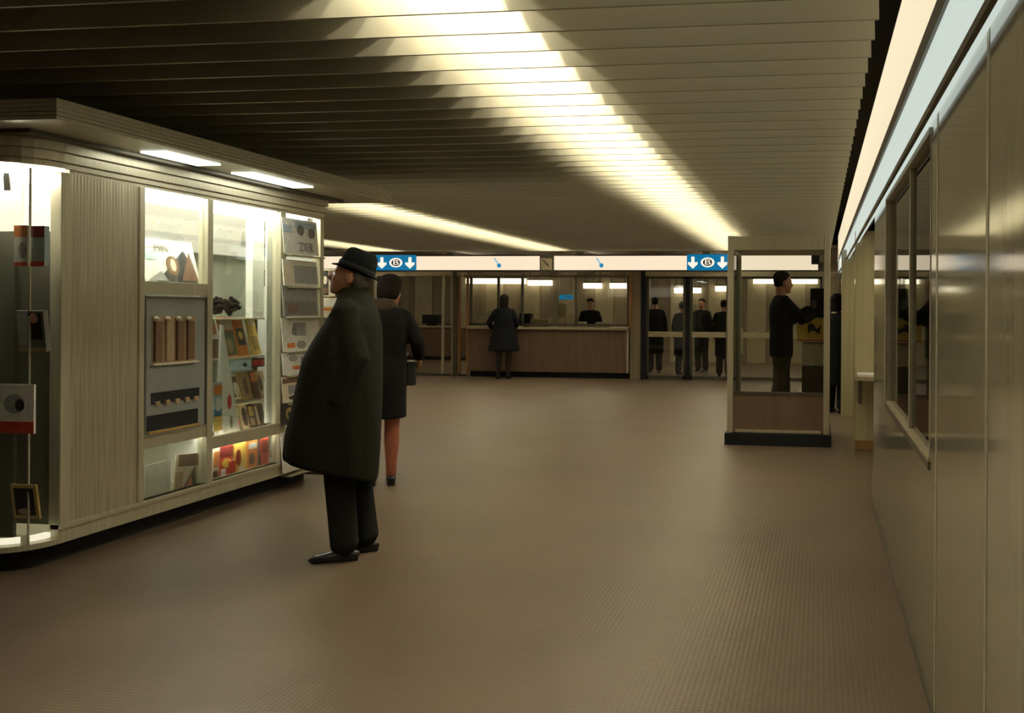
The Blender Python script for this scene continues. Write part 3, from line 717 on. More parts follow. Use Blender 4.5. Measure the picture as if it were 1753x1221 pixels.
# grey cut-outs hanging in front of the light panels
for px, lb in (((262, 315, 378, 408), 'pale grey cut-out hanging above the portrait poster'), ((366, 398, 390, 414), 'pale grey cut-out hanging at the left of the second kiosk window'), ((412, 424, 390, 424), 'narrow grey cut-out hanging beside the white column in the kiosk')):
    Y0, Y1, Z0, Z1 = rx(*px, KX-.30)
    b = MB(); w, h = Y1-Y0, Z1-Z0
    b.prism([(Y0, Z0), (Y1, Z0), (Y1-.1*w, Z0+.5*h), (Y1, Z1-.1*h), (Y0+.5*w, Z0+.8*h), (Y0+.3*w, Z1), (Y0+.1*w, Z0+.7*h)], 'x', KX-.304, KX-.30)
    o = b.build('hanging_cutout', M['ink_grey']); tag(o, lb, 'decoration', 'grey cut-outs in the kiosk light')
# second window: racks
row1 = [((366, 381, 546, 614), 'brown', [(0, 1, .62, 1, 'orange'), (0, 1, .5, .62, 'white')], 'brown magazine with orange top at the left end of the upper rack'),
        ((386, 411, 541, 612), 'orange', [(.1, .95, .7, .97, 'cream'), (.12, .9, .05, .66, 'green'), (.25, .7, .1, .5, 'tan', 'o')], 'orange bordered magazine right of the white paper cone'),
        ((412, 428, 545, 610), 'orange', [(.1, .9, .3, .75, 'dark'), (.3, .7, .45, .68, 'yellow', 'o')], 'orange magazine with dark round picture in the upper rack'),
        ((433, 448, 544, 606), 'yellow', [(.15, .85, .1, .5, 'ochre'), (.15, .85, .8, .95, 'cream')], 'yellow magazine at the right of the upper rack')]
for px, base, bl, lb in row1: sheetx('magazine', px, KX-0.250, bl, lb, 'magazine', G1, base=base, lean=R(14))
row2 = [((400, 414, 640, 684), 'cream', [(.1, .9, .1, .9, 'brown'), (.3, .9, .1, .7, 'cream', 'o')], 'cream and brown magazine at the left of the middle rack'),
        ((416, 434, 636, 684), 'ochre', [(.1, .9, .05, .95, 'tan', 'o'), (.3, .75, .2, .8, 'brown', 'o')], 'ochre magazine with round brown picture in the middle rack'),
        ((436, 447, 634, 682), 'brown', [(.1, .9, .6, .95, 'orange')], 'narrow brown magazine in the middle rack'),
        ((448, 461, 634, 684), 'tan', [(.2, .9, .1, .8, 'cream', 'o'), (.1, .6, .3, .9, 'brown', 'o')], 'tan magazine with curved pale picture at the right of the middle rack')]
for px, base, bl, lb in row2: sheetx('magazine', px, KX-0.240, bl, lb, 'magazine', G1, base=base, lean=R(14))
sheetx('price_card', (394, 430, 617, 634), KX-0.210, [(.6, .8, .3, .7, 'dark', 'o')], 'pale card on the edge of the rack right of the white cone', 'card', G1, base='paleblue', th=.004)
sheetx('price_card', (432, 456, 613, 628), KX-0.210, [(.05, .95, .15, .85, 'red')], 'red card on the dark strip at the rack edge', 'card', G1, base='dark', th=.004)
row3 = [((402, 416, 694, 736), 'green', [(.1, .9, .6, .9, 'ochre'), (.2, .8, .1, .5, 'red', 'o')], 'green and red magazine at the left of the bottom rack'),
        ((417, 429, 692, 734), 'tan', [(.2, .9, .1, .9, 'dark', 'o')], 'tan magazine with dark oval picture in the bottom rack'),
        ((430, 441, 691, 732), 'dark', [(.2, .8, .5, .9, 'gold'), (.2, .8, .1, .4, 'tan')], 'dark magazine with gold title in the bottom rack'),
        ((442, 457, 690, 730), 'brown', [(.3, .9, .2, .9, 'black'), (.1, .3, .1, .9, 'cream')], 'brown and black magazine at the right of the bottom rack')]
for px, base, bl, lb in row3: sheetx('magazine', px, KX-0.230, bl, lb, 'magazine', G1, base=base, lean=R(14))
# white paper cone display
Y0, Y1, Z0, Z1 = rx(366, 407, 556, 746, KX-.07)
yt = hx(381, 560, KX-.07).y
b = MB(); b.add([(KX-.06, Y0+.05, Z0), (KX-.045, Y1, Z0), (KX-.075, yt+.012, Z1), (KX-.08, yt-.004, Z1), (KX-.11, Y0+.06, Z0), (KX-.10, Y1, Z0), (KX-.085, yt+.012, Z1), (KX-.088, yt-.004, Z1)],
                [(0, 1, 2, 3), (4, 7, 6, 5), (0, 4, 5, 1), (1, 5, 6, 2), (2, 6, 7, 3), (3, 7, 4, 0)])
t = b.build('paper_cone', M['white']); tag(t, 'tall tapering white paper display with a red flower in the second window', 'display')
zc_ = Z0+.30*(Z1-Z0); MB().ell((KX-.058, (Y0+Y1)/2+.025, zc_), (.008, .022, .055), 14, 8).build('red_motif', M['ink_red'], t, smooth=True)
MB().ell((KX-.055, (Y0+Y1)/2+.04, zc_-.15), (.006, .014, .05), 12, 8).build('green_motif', M['ink_green'], t, smooth=True)
sheetx('magazine', (366, 380, 655, 738), KX-.055, [(0, 1, .75, .95, 'orange'), (0, 1, .3, .45, 'blue'), (.2, .9, .4, .7, 'white', 'o'), (0, 1, .0, .3, 'yellow')], 'multicoloured magazine in front of the white paper cone', 'magazine', G1, base='paleblue')
# dark bushy ornaments above the rack
for px, lb in (((365, 378, 503, 542), 'dark brown bushy ornament half hidden by the kiosk post'), ((384, 409, 506, 542), 'dark brown bushy ornament above the orange bordered magazine')):
    Y0, Y1, Z0, Z1 = rx(*px, KX-.3); b = MB(); c = Vector((KX-.3, (Y0+Y1)/2, (Z0+Z1)/2))
    for k in range(60):
        v = Vector((random.gauss(0, 1), random.gauss(0, 1), random.gauss(0, 1))).normalized()*random.uniform(.5, 1)
        r = random.uniform(.012, .020); b.ell(c+Vector((v.x*.045, v.y*(Y1-Y0)*.40, v.z*(Z1-Z0)*.42)), (r, r, r), 8, 5)
    tag(b.build('bushy_ornament', M['hair'], smooth=True), lb, 'ornament', 'dark ornaments in the kiosk')
# lower showcase of the second window
low = [((363, 374, 768, 832), 'cream', [(.1, .9, .5, .9, 'orange'), (.1, .9, .1, .4, 'brown')], 'cream magazine at the left end of the bottom showcase'),
       ((374, 397, 762, 830), 'red', [(0, 1, .7, .95, 'maroon'), (.15, .5, .1, .4, 'white'), (.2, .9, .42, .66, 'yellow', 'o')], 'red magazine with white block in the bottom showcase'),
       ((392, 403, 790, 828), 'red', [(.2, .8, .2, .5, 'maroon')], 'small plain red magazine in the bottom showcase'),
       ((404, 424, 757, 828), 'yellow', [(.1, .55, .45, .85, 'maroon', 'o'), (.2, .85, .1, .45, 'cream', 'o')], 'yellow magazine with dark red oval in the bottom showcase'),
       ((424, 441, 755, 822), 'orange', [(.15, .7, .4, .7, 'brown', 'o'), (.1, .9, .8, .95, 'white')], 'orange magazine with brown oval in the bottom showcase'),
       ((441, 449, 756, 815), 'midgrey', [(.2, .8, .1, .6, 'black')], 'narrow grey magazine in the bottom showcase'),
       ((449, 462, 750, 812), 'red', [(.1, .9, .6, .95, 'maroon')], 'dark red magazine at the right end of the bottom showcase')]
for i, (px, base, bl, lb) in enumerate(low): sheetx('magazine', px, KX-.06-.011*(i % 2), bl, lb, 'magazine', G1, base=base, slant=R(random.uniform(-5, 5)))
# third window: newspapers
G3 = 'newspapers in the third kiosk window'
o = sheetx('poster', (487, 546, 376, 436), KX+.045, [(.35, .98, .75, .93, 'paleblue'), (.4, .6, .55, .85, 'midgrey', 'o'), (.72, .92, .5, .8, 'midgrey', 'o'), (0, .25, .6, .8, 'paleblue')], 'white poster with dark shapes at the top of the third kiosk window', 'poster', G3, th=.004, lean=R(5))
text('ZIER', .10, (.004, .06, .06), (PI/2, 0, PI/2), M['ink_grey'], o, 'title', .0006, local=True)
sheetx('newspaper', (487, 545, 446, 490), KX+.045, [(.0, .3, .1, .9, 'cream'), (.3, 1, .1, .8, 'grey')], 'grey topped newspaper hanging below the poster with dark shapes', 'newspaper', G3, base='white', lean=R(5))
sheetx('newspaper', (487, 546, 490, 542), KX+.045, [(.05, .95, .05, .5, 'midgrey'), (.1, .4, .1, .45, 'brown', 'o'), (.05, .95, .55, .9, 'grey')], 'grey picture newspaper in the middle of the third kiosk window', 'newspaper', G3, base='grey', lean=R(5))
o = sheetx('newspaper', (486, 549, 544, 600), KX+.045, [(.32, .62, .45, .85, 'grey'), (.1, .3, .1, .25, 'orange'), (.35, .6, .05, .3, 'grey', 'o')], 'white newspaper with a grey picture and bold figure 6', 'newspaper', G3, base='white', lean=R(5))
text('6', .13, (.004, -.10, .17), (PI/2, 0, PI/2), M['ink_midgrey'], o, 'figure', .0006, local=True)
sheetx('newspaper', (486, 536, 603, 640), KX+.045, [(.3, .6, .2, .4, 'orange', 'o'), (.2, .5, .6, .9, 'grey', 'o'), (.6, .95, .1, .8, 'grey')], 'white newspaper with an orange dot in the third kiosk window', 'newspaper', G3, base='white', lean=R(5))
sheetx('newspaper', (486, 530, 644, 686), KX+.045, [(.0, .9, .75, .95, 'brown'), (.2, .9, .3, .65, 'grey'), (.2, .8, .05, .25, 'dark', 'o')], 'white newspaper with brown heading low in the third kiosk window', 'newspaper', G3, base='cream', lean=R(5))
sheetx('magazine', (486, 510, 690, 726), KX+.045, [(.2, .8, .2, .8, 'gold', 'o'), (.3, .6, .3, .6, 'dark', 'o')], 'dark magazine with gold ring low in the third kiosk window', 'magazine', G3, base='dark', lean=R(5))
sheetx('leaflet', (486, 520, 738, 806), KX+.045, [], 'plain white sheet at the bottom of the third kiosk window', 'paper', G3, lean=R(5))
# newspaper rack beyond the far end of the kiosk
Yr = ky1+.22
Xr0, Xr1 = hy(548, 500, Yr).x, hy(578, 500, Yr).x
t = empty('newspaper_rack', ((Xr0+Xr1)/2, Yr, 0), 'upright newspaper rack at the far end of the kiosk behind the man', 'rack')
for xx in (Xr0, Xr1): MB().box(xx-.01, xx+.01, Yr, Yr+.02, 0, hy(560, 455, Yr).z).build('post', M['alu_dark'], t)
for py in (460, 512, 545): z = hy(560, py, Yr).z; MB().box(Xr0, Xr1, Yr, Yr+.02, z-.01, z).build('crossbar', M['alu_dark'], t)
MB().box(Xr0-.1, Xr1+.1, Yr-.12, Yr+.14, 0, .02).build('base_plate', M['alu_dark'], t)
def rack_sheet(px, base, bl, lb):
    X0, X1, Z0, Z1 = ry(*px, Yr-.012)
    o = sheet('newspaper', 0, X1-X0, Z0, Z1, 0, bl, lb, 'newspaper', 'newspapers on the rack', base=base, th=.006)
    o.location = ((X0+X1)/2, Yr-.012, Z0); o.rotation_euler = (0, 0, R(-90))
rack_sheet((551, 574, 461, 508), 'cream', [(.05, .5, .05, .95, 'dark'), (.1, .4, .45, .75, 'cream', 'o'), (.55, .9, .6, .95, 'brown'), (.1, .45, .1, .35, 'brown', 'o')], 'dark picture newspaper hung on the rack in front of the face')
rack_sheet((551, 577, 510, 544), 'cream', [(.1, .9, .35, .5, 'orange'), (.1, .9, .6, .9, 'white')], 'white newspaper with an orange line hung low on the rack')

# ================================================================== GLASS BOOTH
BY = hz(1330, 764, 0).y
bx0, bx1 = hy(1240, 760, BY).x, hy(1423, 760, BY).x
BD = 1.05
BT = hy(1330, 404, BY+.08).z
pz = hy(1330, 744, BY).z
p0, p1 = bx0+.02, bx1-.02
t = BOO = empty('glass_booth', ((bx0+bx1)/2, BY+BD/2, 0), 'free standing glass booth with aluminium posts on a black plinth', 'booth')
MB().box(bx0, bx1, BY, BY+BD, 0, pz).build('plinth', M['black'], t)
for (xa, ya) in ((p0, BY+.04), (p1-.065, BY+.04), (p0, BY+BD-.09), (p1-.065, BY+BD-.09)):
    MB().box(xa, xa+.065, ya, ya+.05, pz, BT).build('post', M['alu'], t, bevel=.006)
hb = hy(1330, 428, BY+.06).z
MB().box(p0+.065, p1-.065, BY+.045, BY+BD-.05, hb, BT-.005).build('header', M['alu'], t)
zl1 = hy(1330, 676, BY+.06).z; zl0 = hy(1330, 741, BY+.06).z
MB().box(p0+.065, p1-.065, BY+.055, BY+.075, pz+.01, zl1).build('lower_panel', M['brown'], t)
MB().box(p0+.09, p1-.09, BY+.04, BY+.056, zl0-.0, zl0+.03).build('kick_rail', M['alu'], t)
MB().box(p0+.065, p1-.065, BY+.045, BY+.085, zl1, zl1+.03).build('lower_rail', M['alu_dark'], t)
MB().box(p0+.065, p1-.065, BY+.06, BY+.066, zl1+.03, hb).build('pane', M['glass'], t)
for xx in (p0+.03,): MB().box(xx, xx+.006, BY+.09, BY+BD-.09, pz+.02, hb).build('pane', M['glass'], t)
MB().box(p1-.036, p1-.03, BY+.09, BY+BD-.09, pz+.02, hb).build('pane', M['glass'], t)
MB().box(p0+.1, p1-.1, BY+.10, BY+.16, hb+.02, hb+.035).build('booth_fill_lamp', M['booth_fill_lamp'], t)  # strip hidden by the header, added to brighten the notice panel
# telephone set and its boards on the booth's right side
q = ry(1384, 1409, 494, 544, BY+.55)
t2 = empty('telephone', (p1-.16, BY+.55, q[2]), 'black wall telephone on the right side of the glass booth', 'telephone')
MB().box(q[0]+.02, p1-.037, BY+.45, BY+.75, q[2], q[3]).build('telephone_body', M['black'], t2, bevel=.015)
MB().box(q[0]+.035, q[1]-.07, BY+.444, BY+.45, q[2]+.1, q[2]+.2).build('dial_plate', M['alu_dark'], t2)
q = ry(1364, 1408, 546, 580, BY+.45)
t2 = empty('notice_board', ((q[0]+q[1])/2, BY+.45, q[2]), 'yellow notice panel with a dark emblem inside the glass booth', 'notice')
MB().box(q[0], p1-.04, BY+.45, BY+.47, q[2], q[3]).build('panel', M['ink_yellow'], t2)
cxm = q[0]+.68*(q[1]-q[0]); czm = (q[2]+q[3])/2
MB().prism([(cxm-.07, czm-.05), (cxm-.01, czm-.02), (cxm+.06, czm-.06), (cxm+.075, czm+.04), (cxm+.03, czm+.0), (cxm-.02, czm+.06), (cxm-.07, czm+.05)], 'y', BY+.446, BY+.45).build('emblem', M['ink_dark'], t2)
MB().box(q[0], p1-.04, BY+.40, BY+.6, q[2]-.03, q[2]-.005).build('ledge', M['ink_orange'], t2)
q = ry(1373, 1410, 586, 626, BY+.5)
t2 = empty('side_cabinet', ((q[0]+q[1])/2, BY+.55, pz), 'cabinet with a pale front standing below the yellow notice panel', 'cabinet')
MB().box(q[0], p1-.04, BY+.5, BY+.8, pz+.002, q[3]).build('body', M['alu_dark'], t2)
MB().box(q[0], p1-.05, BY+.49, BY+.5, q[2], q[3]-.01).build('pale_front', M['ink_cream'], t2)
MB().box(q[0]+.02, q[0]+.16, BY+.49, BY+.5, pz+.03, pz+.19).build('lower_front', M['ink_brown'], t2)
# small black box under the ceiling behind the booth
q = ry(1389, 1403, 437, 452, FY-.2)
o = tag(MB().box(q[0], q[1], FY-.22, FY-.013, q[2], q[3]).box((q[0]+q[1])/2-.015, (q[0]+q[1])/2+.015, FY-.2, FY-.17, q[3]-.01, ZC+.01).build('loudspeaker', M['black']), 'small black box hung in front of the light box behind the booth', 'loudspeaker')

# ================================================================== PEOPLE
def hand(b, wr, d, nrm, side, curl=.35, k=1.0):
    d = Vector(d).normalized(); nrm = Vector(nrm); nrm = (nrm-d*nrm.dot(d)).normalized(); s = d.cross(nrm)*side
    wr = Vector(wr)
    for i, (off, ln) in enumerate(((.027, .070), (.009, .079), (-.009, .074), (-.026, .057))):
        k0 = wr+s*off*.55*k; k1 = wr+d*(.088-.004*abs(i-1))*k+s*off*k
        b.limb([k0, (k0+k1)/2, k1], [.014*k, .0135*k, .0115*k], 8)
        a = curl*.6; p = k1; pts = [k1]; rad = [.0105*k]
        for j, fr in enumerate((.42, .32, .26)):
            dd = d*math.cos(a)+nrm*math.sin(a); p = p+dd*ln*fr*k; pts.append(p); rad.append((.0095-.001*j)*k); a += curl
        b.limb(pts, rad, 8)
    t0 = wr+d*.02*k+s*.022*k; t1 = t0+(d*.55+s*.75+nrm*.25).normalized()*.04*k; t2 = t1+(d*.85+s*.25+nrm*.35).normalized()*.032*k; t3 = t2+(d*.9+nrm*.4).normalized()*.024*k
    b.limb([t0, t1, t2, t3], [.014*k, .0115*k, .0105*k, .008*k], 8)

HEADR = [(.058, 0, .0, .026, .026), (.048, 0, .018, .045, .042), (.032, 0, .05, .068, .056), (.016, 0, .08, .086, .064), (.006, 0, .11, .095, .070), (.0, 0, .14, .098, .075),
         (-.004, 0, .17, .097, .076), (-.008, 0, .20, .086, .067), (-.01, 0, .222, .06, .05), (-.01, 0, .235, .024, .022)]
def person(label, loc, rz, H=1.72, headc=(0.01, 0, 1.635), pitch=0, hyaw=0, arms=None, legs=None, coat=None, coat_m='coat', bottoms='trouser', trouser_m='trouser',
           hair='short', hair_m='hair', hat=False, skin='skin', vox=.012, hands=True, sleeve=.062, collar=None, shoes=True, heel=False, sleeve_end=.93, group=None, curl=.5, male=True):
    k = H/1.75
    def V(p): return Vector(p)*k
    b = MB()
    tor = [(0, 0, .82, .09, .13), (0, 0, .90, .11, .165), (0, 0, .98, .108, .16), (.0, 0, 1.08, .098, .14), (.0, 0, 1.2, .105, .152), (0, 0, 1.32, .112, .168), (-.005, 0, 1.40, .10, .172), (-.01, 0, 1.455, .072, .135), (-.008, 0, 1.49, .056, .07)]
    b.stack([tuple(v*k for v in r) for r in tor], 24)
    arms = arms or [((-.02, .235, 1.16), (.02, .25, .90)), ((-.02, -.235, 1.16), (.02, -.25, .90))]
    legs = legs or [((.01, .095, .48), (-.02, .10, .085)), ((.01, -.095, .48), (-.02, -.10, .085))]
    HC = V(headc)
    xf = Matrix.Translation(HC) @ Matrix.Rotation(hyaw, 4, 'Z') @ Matrix.Rotation(-pitch, 4, 'Y') @ Matrix.Scale(k, 4) @ Matrix.Translation((0, 0, -.12))
    b.stack(HEADR, 24, xf)
    # face: nose, brows, lips, chin, ears
    b.limb([xf @ Vector(p) for p in ((.090, 0, .128), (.104, 0, .105), (.116, 0, .085), (.104, 0, .077))], [.010*k, .0115*k, .014*k, .011*k], 8)
    for s in (-1, 1):
        b.ell((.083, .030*s, .134), (.014, .026, .010), 10, 6, xf)
        b.ell((.078, .034*s, .090), (.018, .022, .020), 10, 6, xf)
        b.ell((-.006, .081*s, .108), (.024, .012, .033), 10, 6, xf)
    b.ell((.086, 0, .056), (.014, .024, .008), 10, 6, xf); b.ell((.083, 0, .044), (.014, .021, .008), 10, 6, xf); b.ell((.072, 0, .016), (.018, .02, .016), 10, 6, xf)
    nb = V((-.012, 0, 1.44)); nt = xf @ Vector((-.025, 0, .06))
    b.limb([nb, (nb+nt)/2, nt], [.066*k, .057*k, .056*k], 16)
    cl = MB()
    for i, (el, wr) in enumerate(arms):
        s = 1 if i == 0 else -1
        sh = V((-.005, s*.178, 1.405)); el = V(el); wr = V(wr); mid = el+(wr-el)*.3
        b.limb([sh, (sh+el)/2, el, mid, wr], [.055*k, .049*k, .041*k, .043*k, .028*k], 12)
        d = (wr-el).normalized()
        hn = Vector((0, -s, 0)) if abs(d.y) < .7 else Vector((1, 0, 0))
        if hands: hand(b, wr+d*.012, d, hn, s if abs(d.y) < .7 else s, curl, k)
        else: b.limb([wr, wr+d*.12*k], [.03*k, .03*k], 8, flat=.5)
        e2 = el+(wr-el)*sleeve_end
        cl.limb([V((-.005, s*.155, 1.415)), (sh+el)/2, el, el+(e2-el)*.4, e2], [(sleeve+.012)*k, sleeve*1.06*k, sleeve*k, sleeve*.95*k, sleeve*.84*k], 14)
    feet = []
    for i, (kn, an) in enumerate(legs):
        s = 1 if i == 0 else -1
        hp = V((0, s*.085, .88)); kn = V(kn); an = V(an); cf = kn+(an-kn)*.3+Vector((-.012, 0, 0))*k
        b.limb([hp, hp+(kn-hp)*.4, kn, cf, kn+(an-kn)*.7, an], [.086*k, .08*k, .056*k, .057*k, .043*k, .036*k], 14)
        g = an.copy(); g.z = an.z-.05*k
        b.limb([g+Vector((-.045, 0, -.005))*k, g+Vector((.03, 0, 0))*k, g+Vector((.095, 0, -.012))*k, g+Vector((.14, 0, -.016))*k], [.030*k, .036*k, .034*k, .024*k], 12, flat=.8, up=(0, 0, 1))
        feet.append(an)
    me = fuse(b, vox, [M[skin], M['eye'], M['lip']], 'person', 3)
    xi = xf.inverted()
    for p in me.polygons:
        c = xi @ p.center
        if c.x > .06 and -.02 < c.z < .2:
            for s in (-1, 1):
                if abs(c.y-.031*s) < .012 and abs(c.z-.116) < .005: p.material_index = 1
                if abs(c.y-.031*s) < .020 and abs(c.z-.141) < .004: p.material_index = 2
            if abs(c.y) < .022 and abs(c.z-.050) < .009: p.material_index = 2
    root = link('person', me); root.location = loc; root.rotation_euler = (0, 0, rz)
    tag(root, label, 'person', group)
    # coat
    rings = coat
    n = 36; out = []
    for r in rings:
        z, fr, bk, hw = r[0]*k, r[1]*k, r[2]*k, r[3]*k
        tl = r[4]*k if len(r) > 4 else 0; fold = r[5] if len(r) > 5 else 0
        ring = []
        for j in range(n):
            a = 2*PI*j/n; cc, ss = math.cos(a), math.sin(a)
            ex = .85
            px_ = (fr if cc > 0 else bk)*math.copysign(abs(cc)**ex, cc); py_ = hw*math.copysign(abs(ss)**ex, ss)
            q = 1+fold*math.sin(7*a+z*3)+fold*.6*math.sin(11*a+1.3)
            ring.append(Vector((px_*q, py_*q, z+tl*cc)))
        out.append(ring)
    cl.loft(out)
    cm = fuse(cl, max(vox, .011), [M[coat_m]], 'coat', 5)
    co_ = link('coat', cm, root)
    # coat details: buttons/collar
    if collar:
        cb = MB(); (cz0, cz1, cfr, cbk, chw, cm_) = collar
        cb2 = []
        for z, g in ((cz0, 1.12), (cz0+(cz1-cz0)*.4, 1.08), (cz1, .92)):
            cb2.append([Vector(((cfr if math.cos(2*PI*j/24) > 0 else cbk)*g*math.cos(2*PI*j/24)*k, chw*g*math.sin(2*PI*j/24)*k, z*k-.02*math.cos(2*PI*j/24)*k)) for j in range(24)])
        cb.loft(cb2); link('collar', fuse(cb, .012, [M[cm_]], 'collar', 4), root)
    # legs
    if bottoms == 'trouser':
        tb = MB()
        for i, (kn, an) in enumerate(legs):
            s = 1 if i == 0 else -1
            hp = V((0, s*.085, .88)); kn = V(kn); an = V(an)
            tb.limb([hp, kn, kn+(an-kn)*.5, an+Vector((0, 0, .0))*k], [.105*k, .085*k, .080*k, .078*k], 18)
        link('trousers', fuse(tb, max(vox, .012), [M[trouser_m]], 'trousers', 4), root)
    else:
        for i, (kn, an) in enumerate(legs):
            sb = MB(); s = 1 if i == 0 else -1
            hp = V((0, s*.085, .75)); kn = V(kn); an = V(an); cf = kn+(an-kn)*.3+Vector((-.012, 0, 0))*k
            sb.limb([hp, kn, cf, kn+(an-kn)*.7, an+Vector((0, 0, -.01))], [.078*k, .060*k, .062*k, .047*k, .040*k], 14)
            link('stocking', sb.mesh('stocking', [M[bottoms]], smooth=True), root)
    for i, an in enumerate(feet):
        sb = MB(); g = an.copy(); g.z = an.z-.048*k; hh = .018 if heel else 0
        sb.limb([g+Vector((-.052, 0, .0+hh))*k, g+Vector((.02, 0, .002+hh*.5))*k, g+Vector((.09, 0, -.010))*k, g+Vector((.155, 0, -.016))*k, g+Vector((.178, 0, -.02))*k], [.036*k, .042*k, .043*k, .034*k, .020*k], 16, flat=.72, up=(0, 0, 1))
        zs = g.z-.037*k
        sb.box(g.x-.075*k, g.x-.015*k, g.y-.03*k, g.y+.03*k, zs, g.z); sb.box(g.x-.01*k, g.x+.175*k, g.y-.034*k, g.y+.034*k, zs, zs+.014*k)
        link('shoe', fuse(sb, .008, [M['shoe']], 'shoe', 3), root)
    # hair
    hb_ = MB()
    if hair == 'short':
        hb_.stack([(-.045, 0, .07, .045, .055), (-.034, 0, .09, .066, .070), (-.026, 0, .12, .080, .080), (-.022, 0, .15, .088, .084), (-.018, 0, .18, .098, .084), (-.014, 0, .21, .092, .076), (-.012, 0, .235, .066, .055), (-.012, 0, .249, .026, .024)], 24, xf)
    elif hair == 'fringe':
        hb_.stack([(-.055, 0, .045, .038, .055), (-.046, 0, .08, .056, .073), (-.04, 0, .11, .066, .080), (-.034, 0, .15, .070, .082), (-.03, 0, .165, .06, .07)], 24, xf)
    elif hair == 'bob':
        hb_.stack([(-.050, 0, .03, .045, .065), (-.044, 0, .05, .070, .088), (-.036, 0, .09, .086, .097), (-.028, 0, .13, .096, .099), (-.022, 0, .17, .104, .096), (-.018, 0, .21, .100, .086), (-.014, 0, .24, .076, .066), (-.012, 0, .258, .03, .03)], 24, xf)
    else:   # long
        hb_.stack([(-.050, 0, -.06, .050, .075), (-.045, 0, .0, .064, .088), (-.038, 0, .05, .074, .092), (-.030, 0, .10, .086, .094), (-.022, 0, .15, .098, .094), (-.018, 0, .20, .102, .088), (-.014, 0, .235, .078, .068), (-.012, 0, .258, .03, .03)], 24, xf)
    link('hair', fuse(hb_, .009, [M[hair_m]], 'hair', 3), root)
    if hat:
        hx_ = xf @ Matrix.Translation((-.012, 0, .152)) @ Matrix.Rotation(-R(6), 4, 'Y')
        hm = MB(); n = 40; br = []
        def brim(a, r, dz):  # elliptical brim, up at the sides
            c, s_ = math.cos(a), math.sin(a); return hx_ @ Vector((r*1.12*c, r*.92*s_, dz+.030*s_*s_*(r-.09)/.05-.012*(c > 0)*c*(r-.09)/.05))
        rs = [(.083, .006), (.10, .004), (.118, .000), (.125, .003), (.123, .009), (.105, .014), (.088, .018)]
        hm.loft([[brim(2*PI*j/n, r, dz) for j in range(n)] for r, dz in rs])
        cr = [(.0, .100, .087), (.03, .100, .086), (.07, .097, .082), (.105, .091, .074), (.128, .080, .060), (.137, .058, .040), (.133, .03, .02)]
        hm.loft([[hx_ @ Vector((a*1.02*math.cos(2*PI*j/n), c*math.sin(2*PI*j/n)*(1-.12*max(0, math.cos(2*PI*j/n))*(z > .08)), z-(.018*(math.sin(2*PI*j/n)**2 < .06) if z > .11 else 0))) for j in range(n)] for z, a, c in cr])
        ht = link('hat', fuse(hm, .006, [M['hat']], 'hat', 3), root)
        hbm = MB(); hbm.loft([[hx_ @ Vector((a*1.04*math.cos(2*PI*j/n), c*1.02*math.sin(2*PI*j/n), z)) for j in range(n)] for z, a, c in ((.014, .103, .090), (.044, .102, .089))])
        hbo = link('hat_band', hbm.mesh('hat_band', [M['hatband']], smooth=True), ht)
    return root

# foreground man in overcoat and hat, in profile before the kiosk
mp = hz(592, 953, 0)
coat_man = [(.51, .335, .175, .27, .075, .012), (.66, .325, .185, .275, .05, .012), (.85, .292, .192, .285, .01, .010), (1.0, .268, .195, .285, 0, .008), (1.15, .235, .195, .28, 0, .005), (1.25, .185, .195, .275, 0, .003),
            (1.35, .125, .19, .26, 0, 0), (1.42, .085, .172, .215, 0, 0), (1.48, .06, .14, .145, 0, 0), (1.525, .05, .118, .095, -.008, 0), (1.565, .035, .108, .08, -.014, 0)]
hk = 1.75/1.75
man = person('person in a long dark overcoat, dark trousers and brimmed hat, standing before the kiosk', (mp.x, mp.y, 0), PI+R(25), H=1.75, headc=(-.022, 0, 1.622), pitch=R(16), hyaw=R(-4),
             arms=[((-.06, .235, 1.16), (.035, .235, .90)), ((-.06, -.235, 1.16), (.035, -.235, .90))],
             legs=[((.03, .085, .48), (-.00, .085, .085)), ((-.045, -.085, .48), (-.10, -.09, .085))],
             coat=coat_man, coat_m='coat', hair='fringe', hair_m='hair_grey', hat=True, vox=.009, sleeve=.078, curl=.5)
bt = MB()
for z in (1.30, 1.12, .94, .76): bt.ell((.305-.16*max(0, (z-.9)/.45), .10, z), (.012, .014, .014), 10, 6)

# woman with fur collar and red stockings
wp = hz(662, 829, 0)
coat_w = [(.56, .165, .165, .19, 0, .012), (.75, .16, .165, .19, 0, .008), (.95, .155, .165, .195), (1.1, .135, .15, .18), (1.25, .14, .155, .195), (1.36, .13, .15, .205), (1.43, .10, .13, .185), (1.49, .07, .09, .11), (1.53, .05, .07, .07)]
wom = person('person with dark hair, black coat and reddish stockings beyond the person in the hat', (wp.x-.04, wp.y, 0), R(118), H=1.70, headc=(.05, -.06, 1.635), pitch=R(-8), hyaw=R(-30),
             arms=[((-.02, .25, 1.17), (.10, .22, .98)), ((-.04, -.27, 1.20), (.13, -.30, 1.06))], legs=[((.02, .075, .48), (-.01, .085, .085)), ((.01, -.075, .48), (-.03, -.07, .085))],
             coat=coat_w, coat_m='coat2', bottoms='stocking', hair='bob', hair_m='hair', vox=.010, heel=True, collar=(1.44, 1.55, .085, .10, .105, 'fur'), curl=.9)
wk = 1.70/1.75
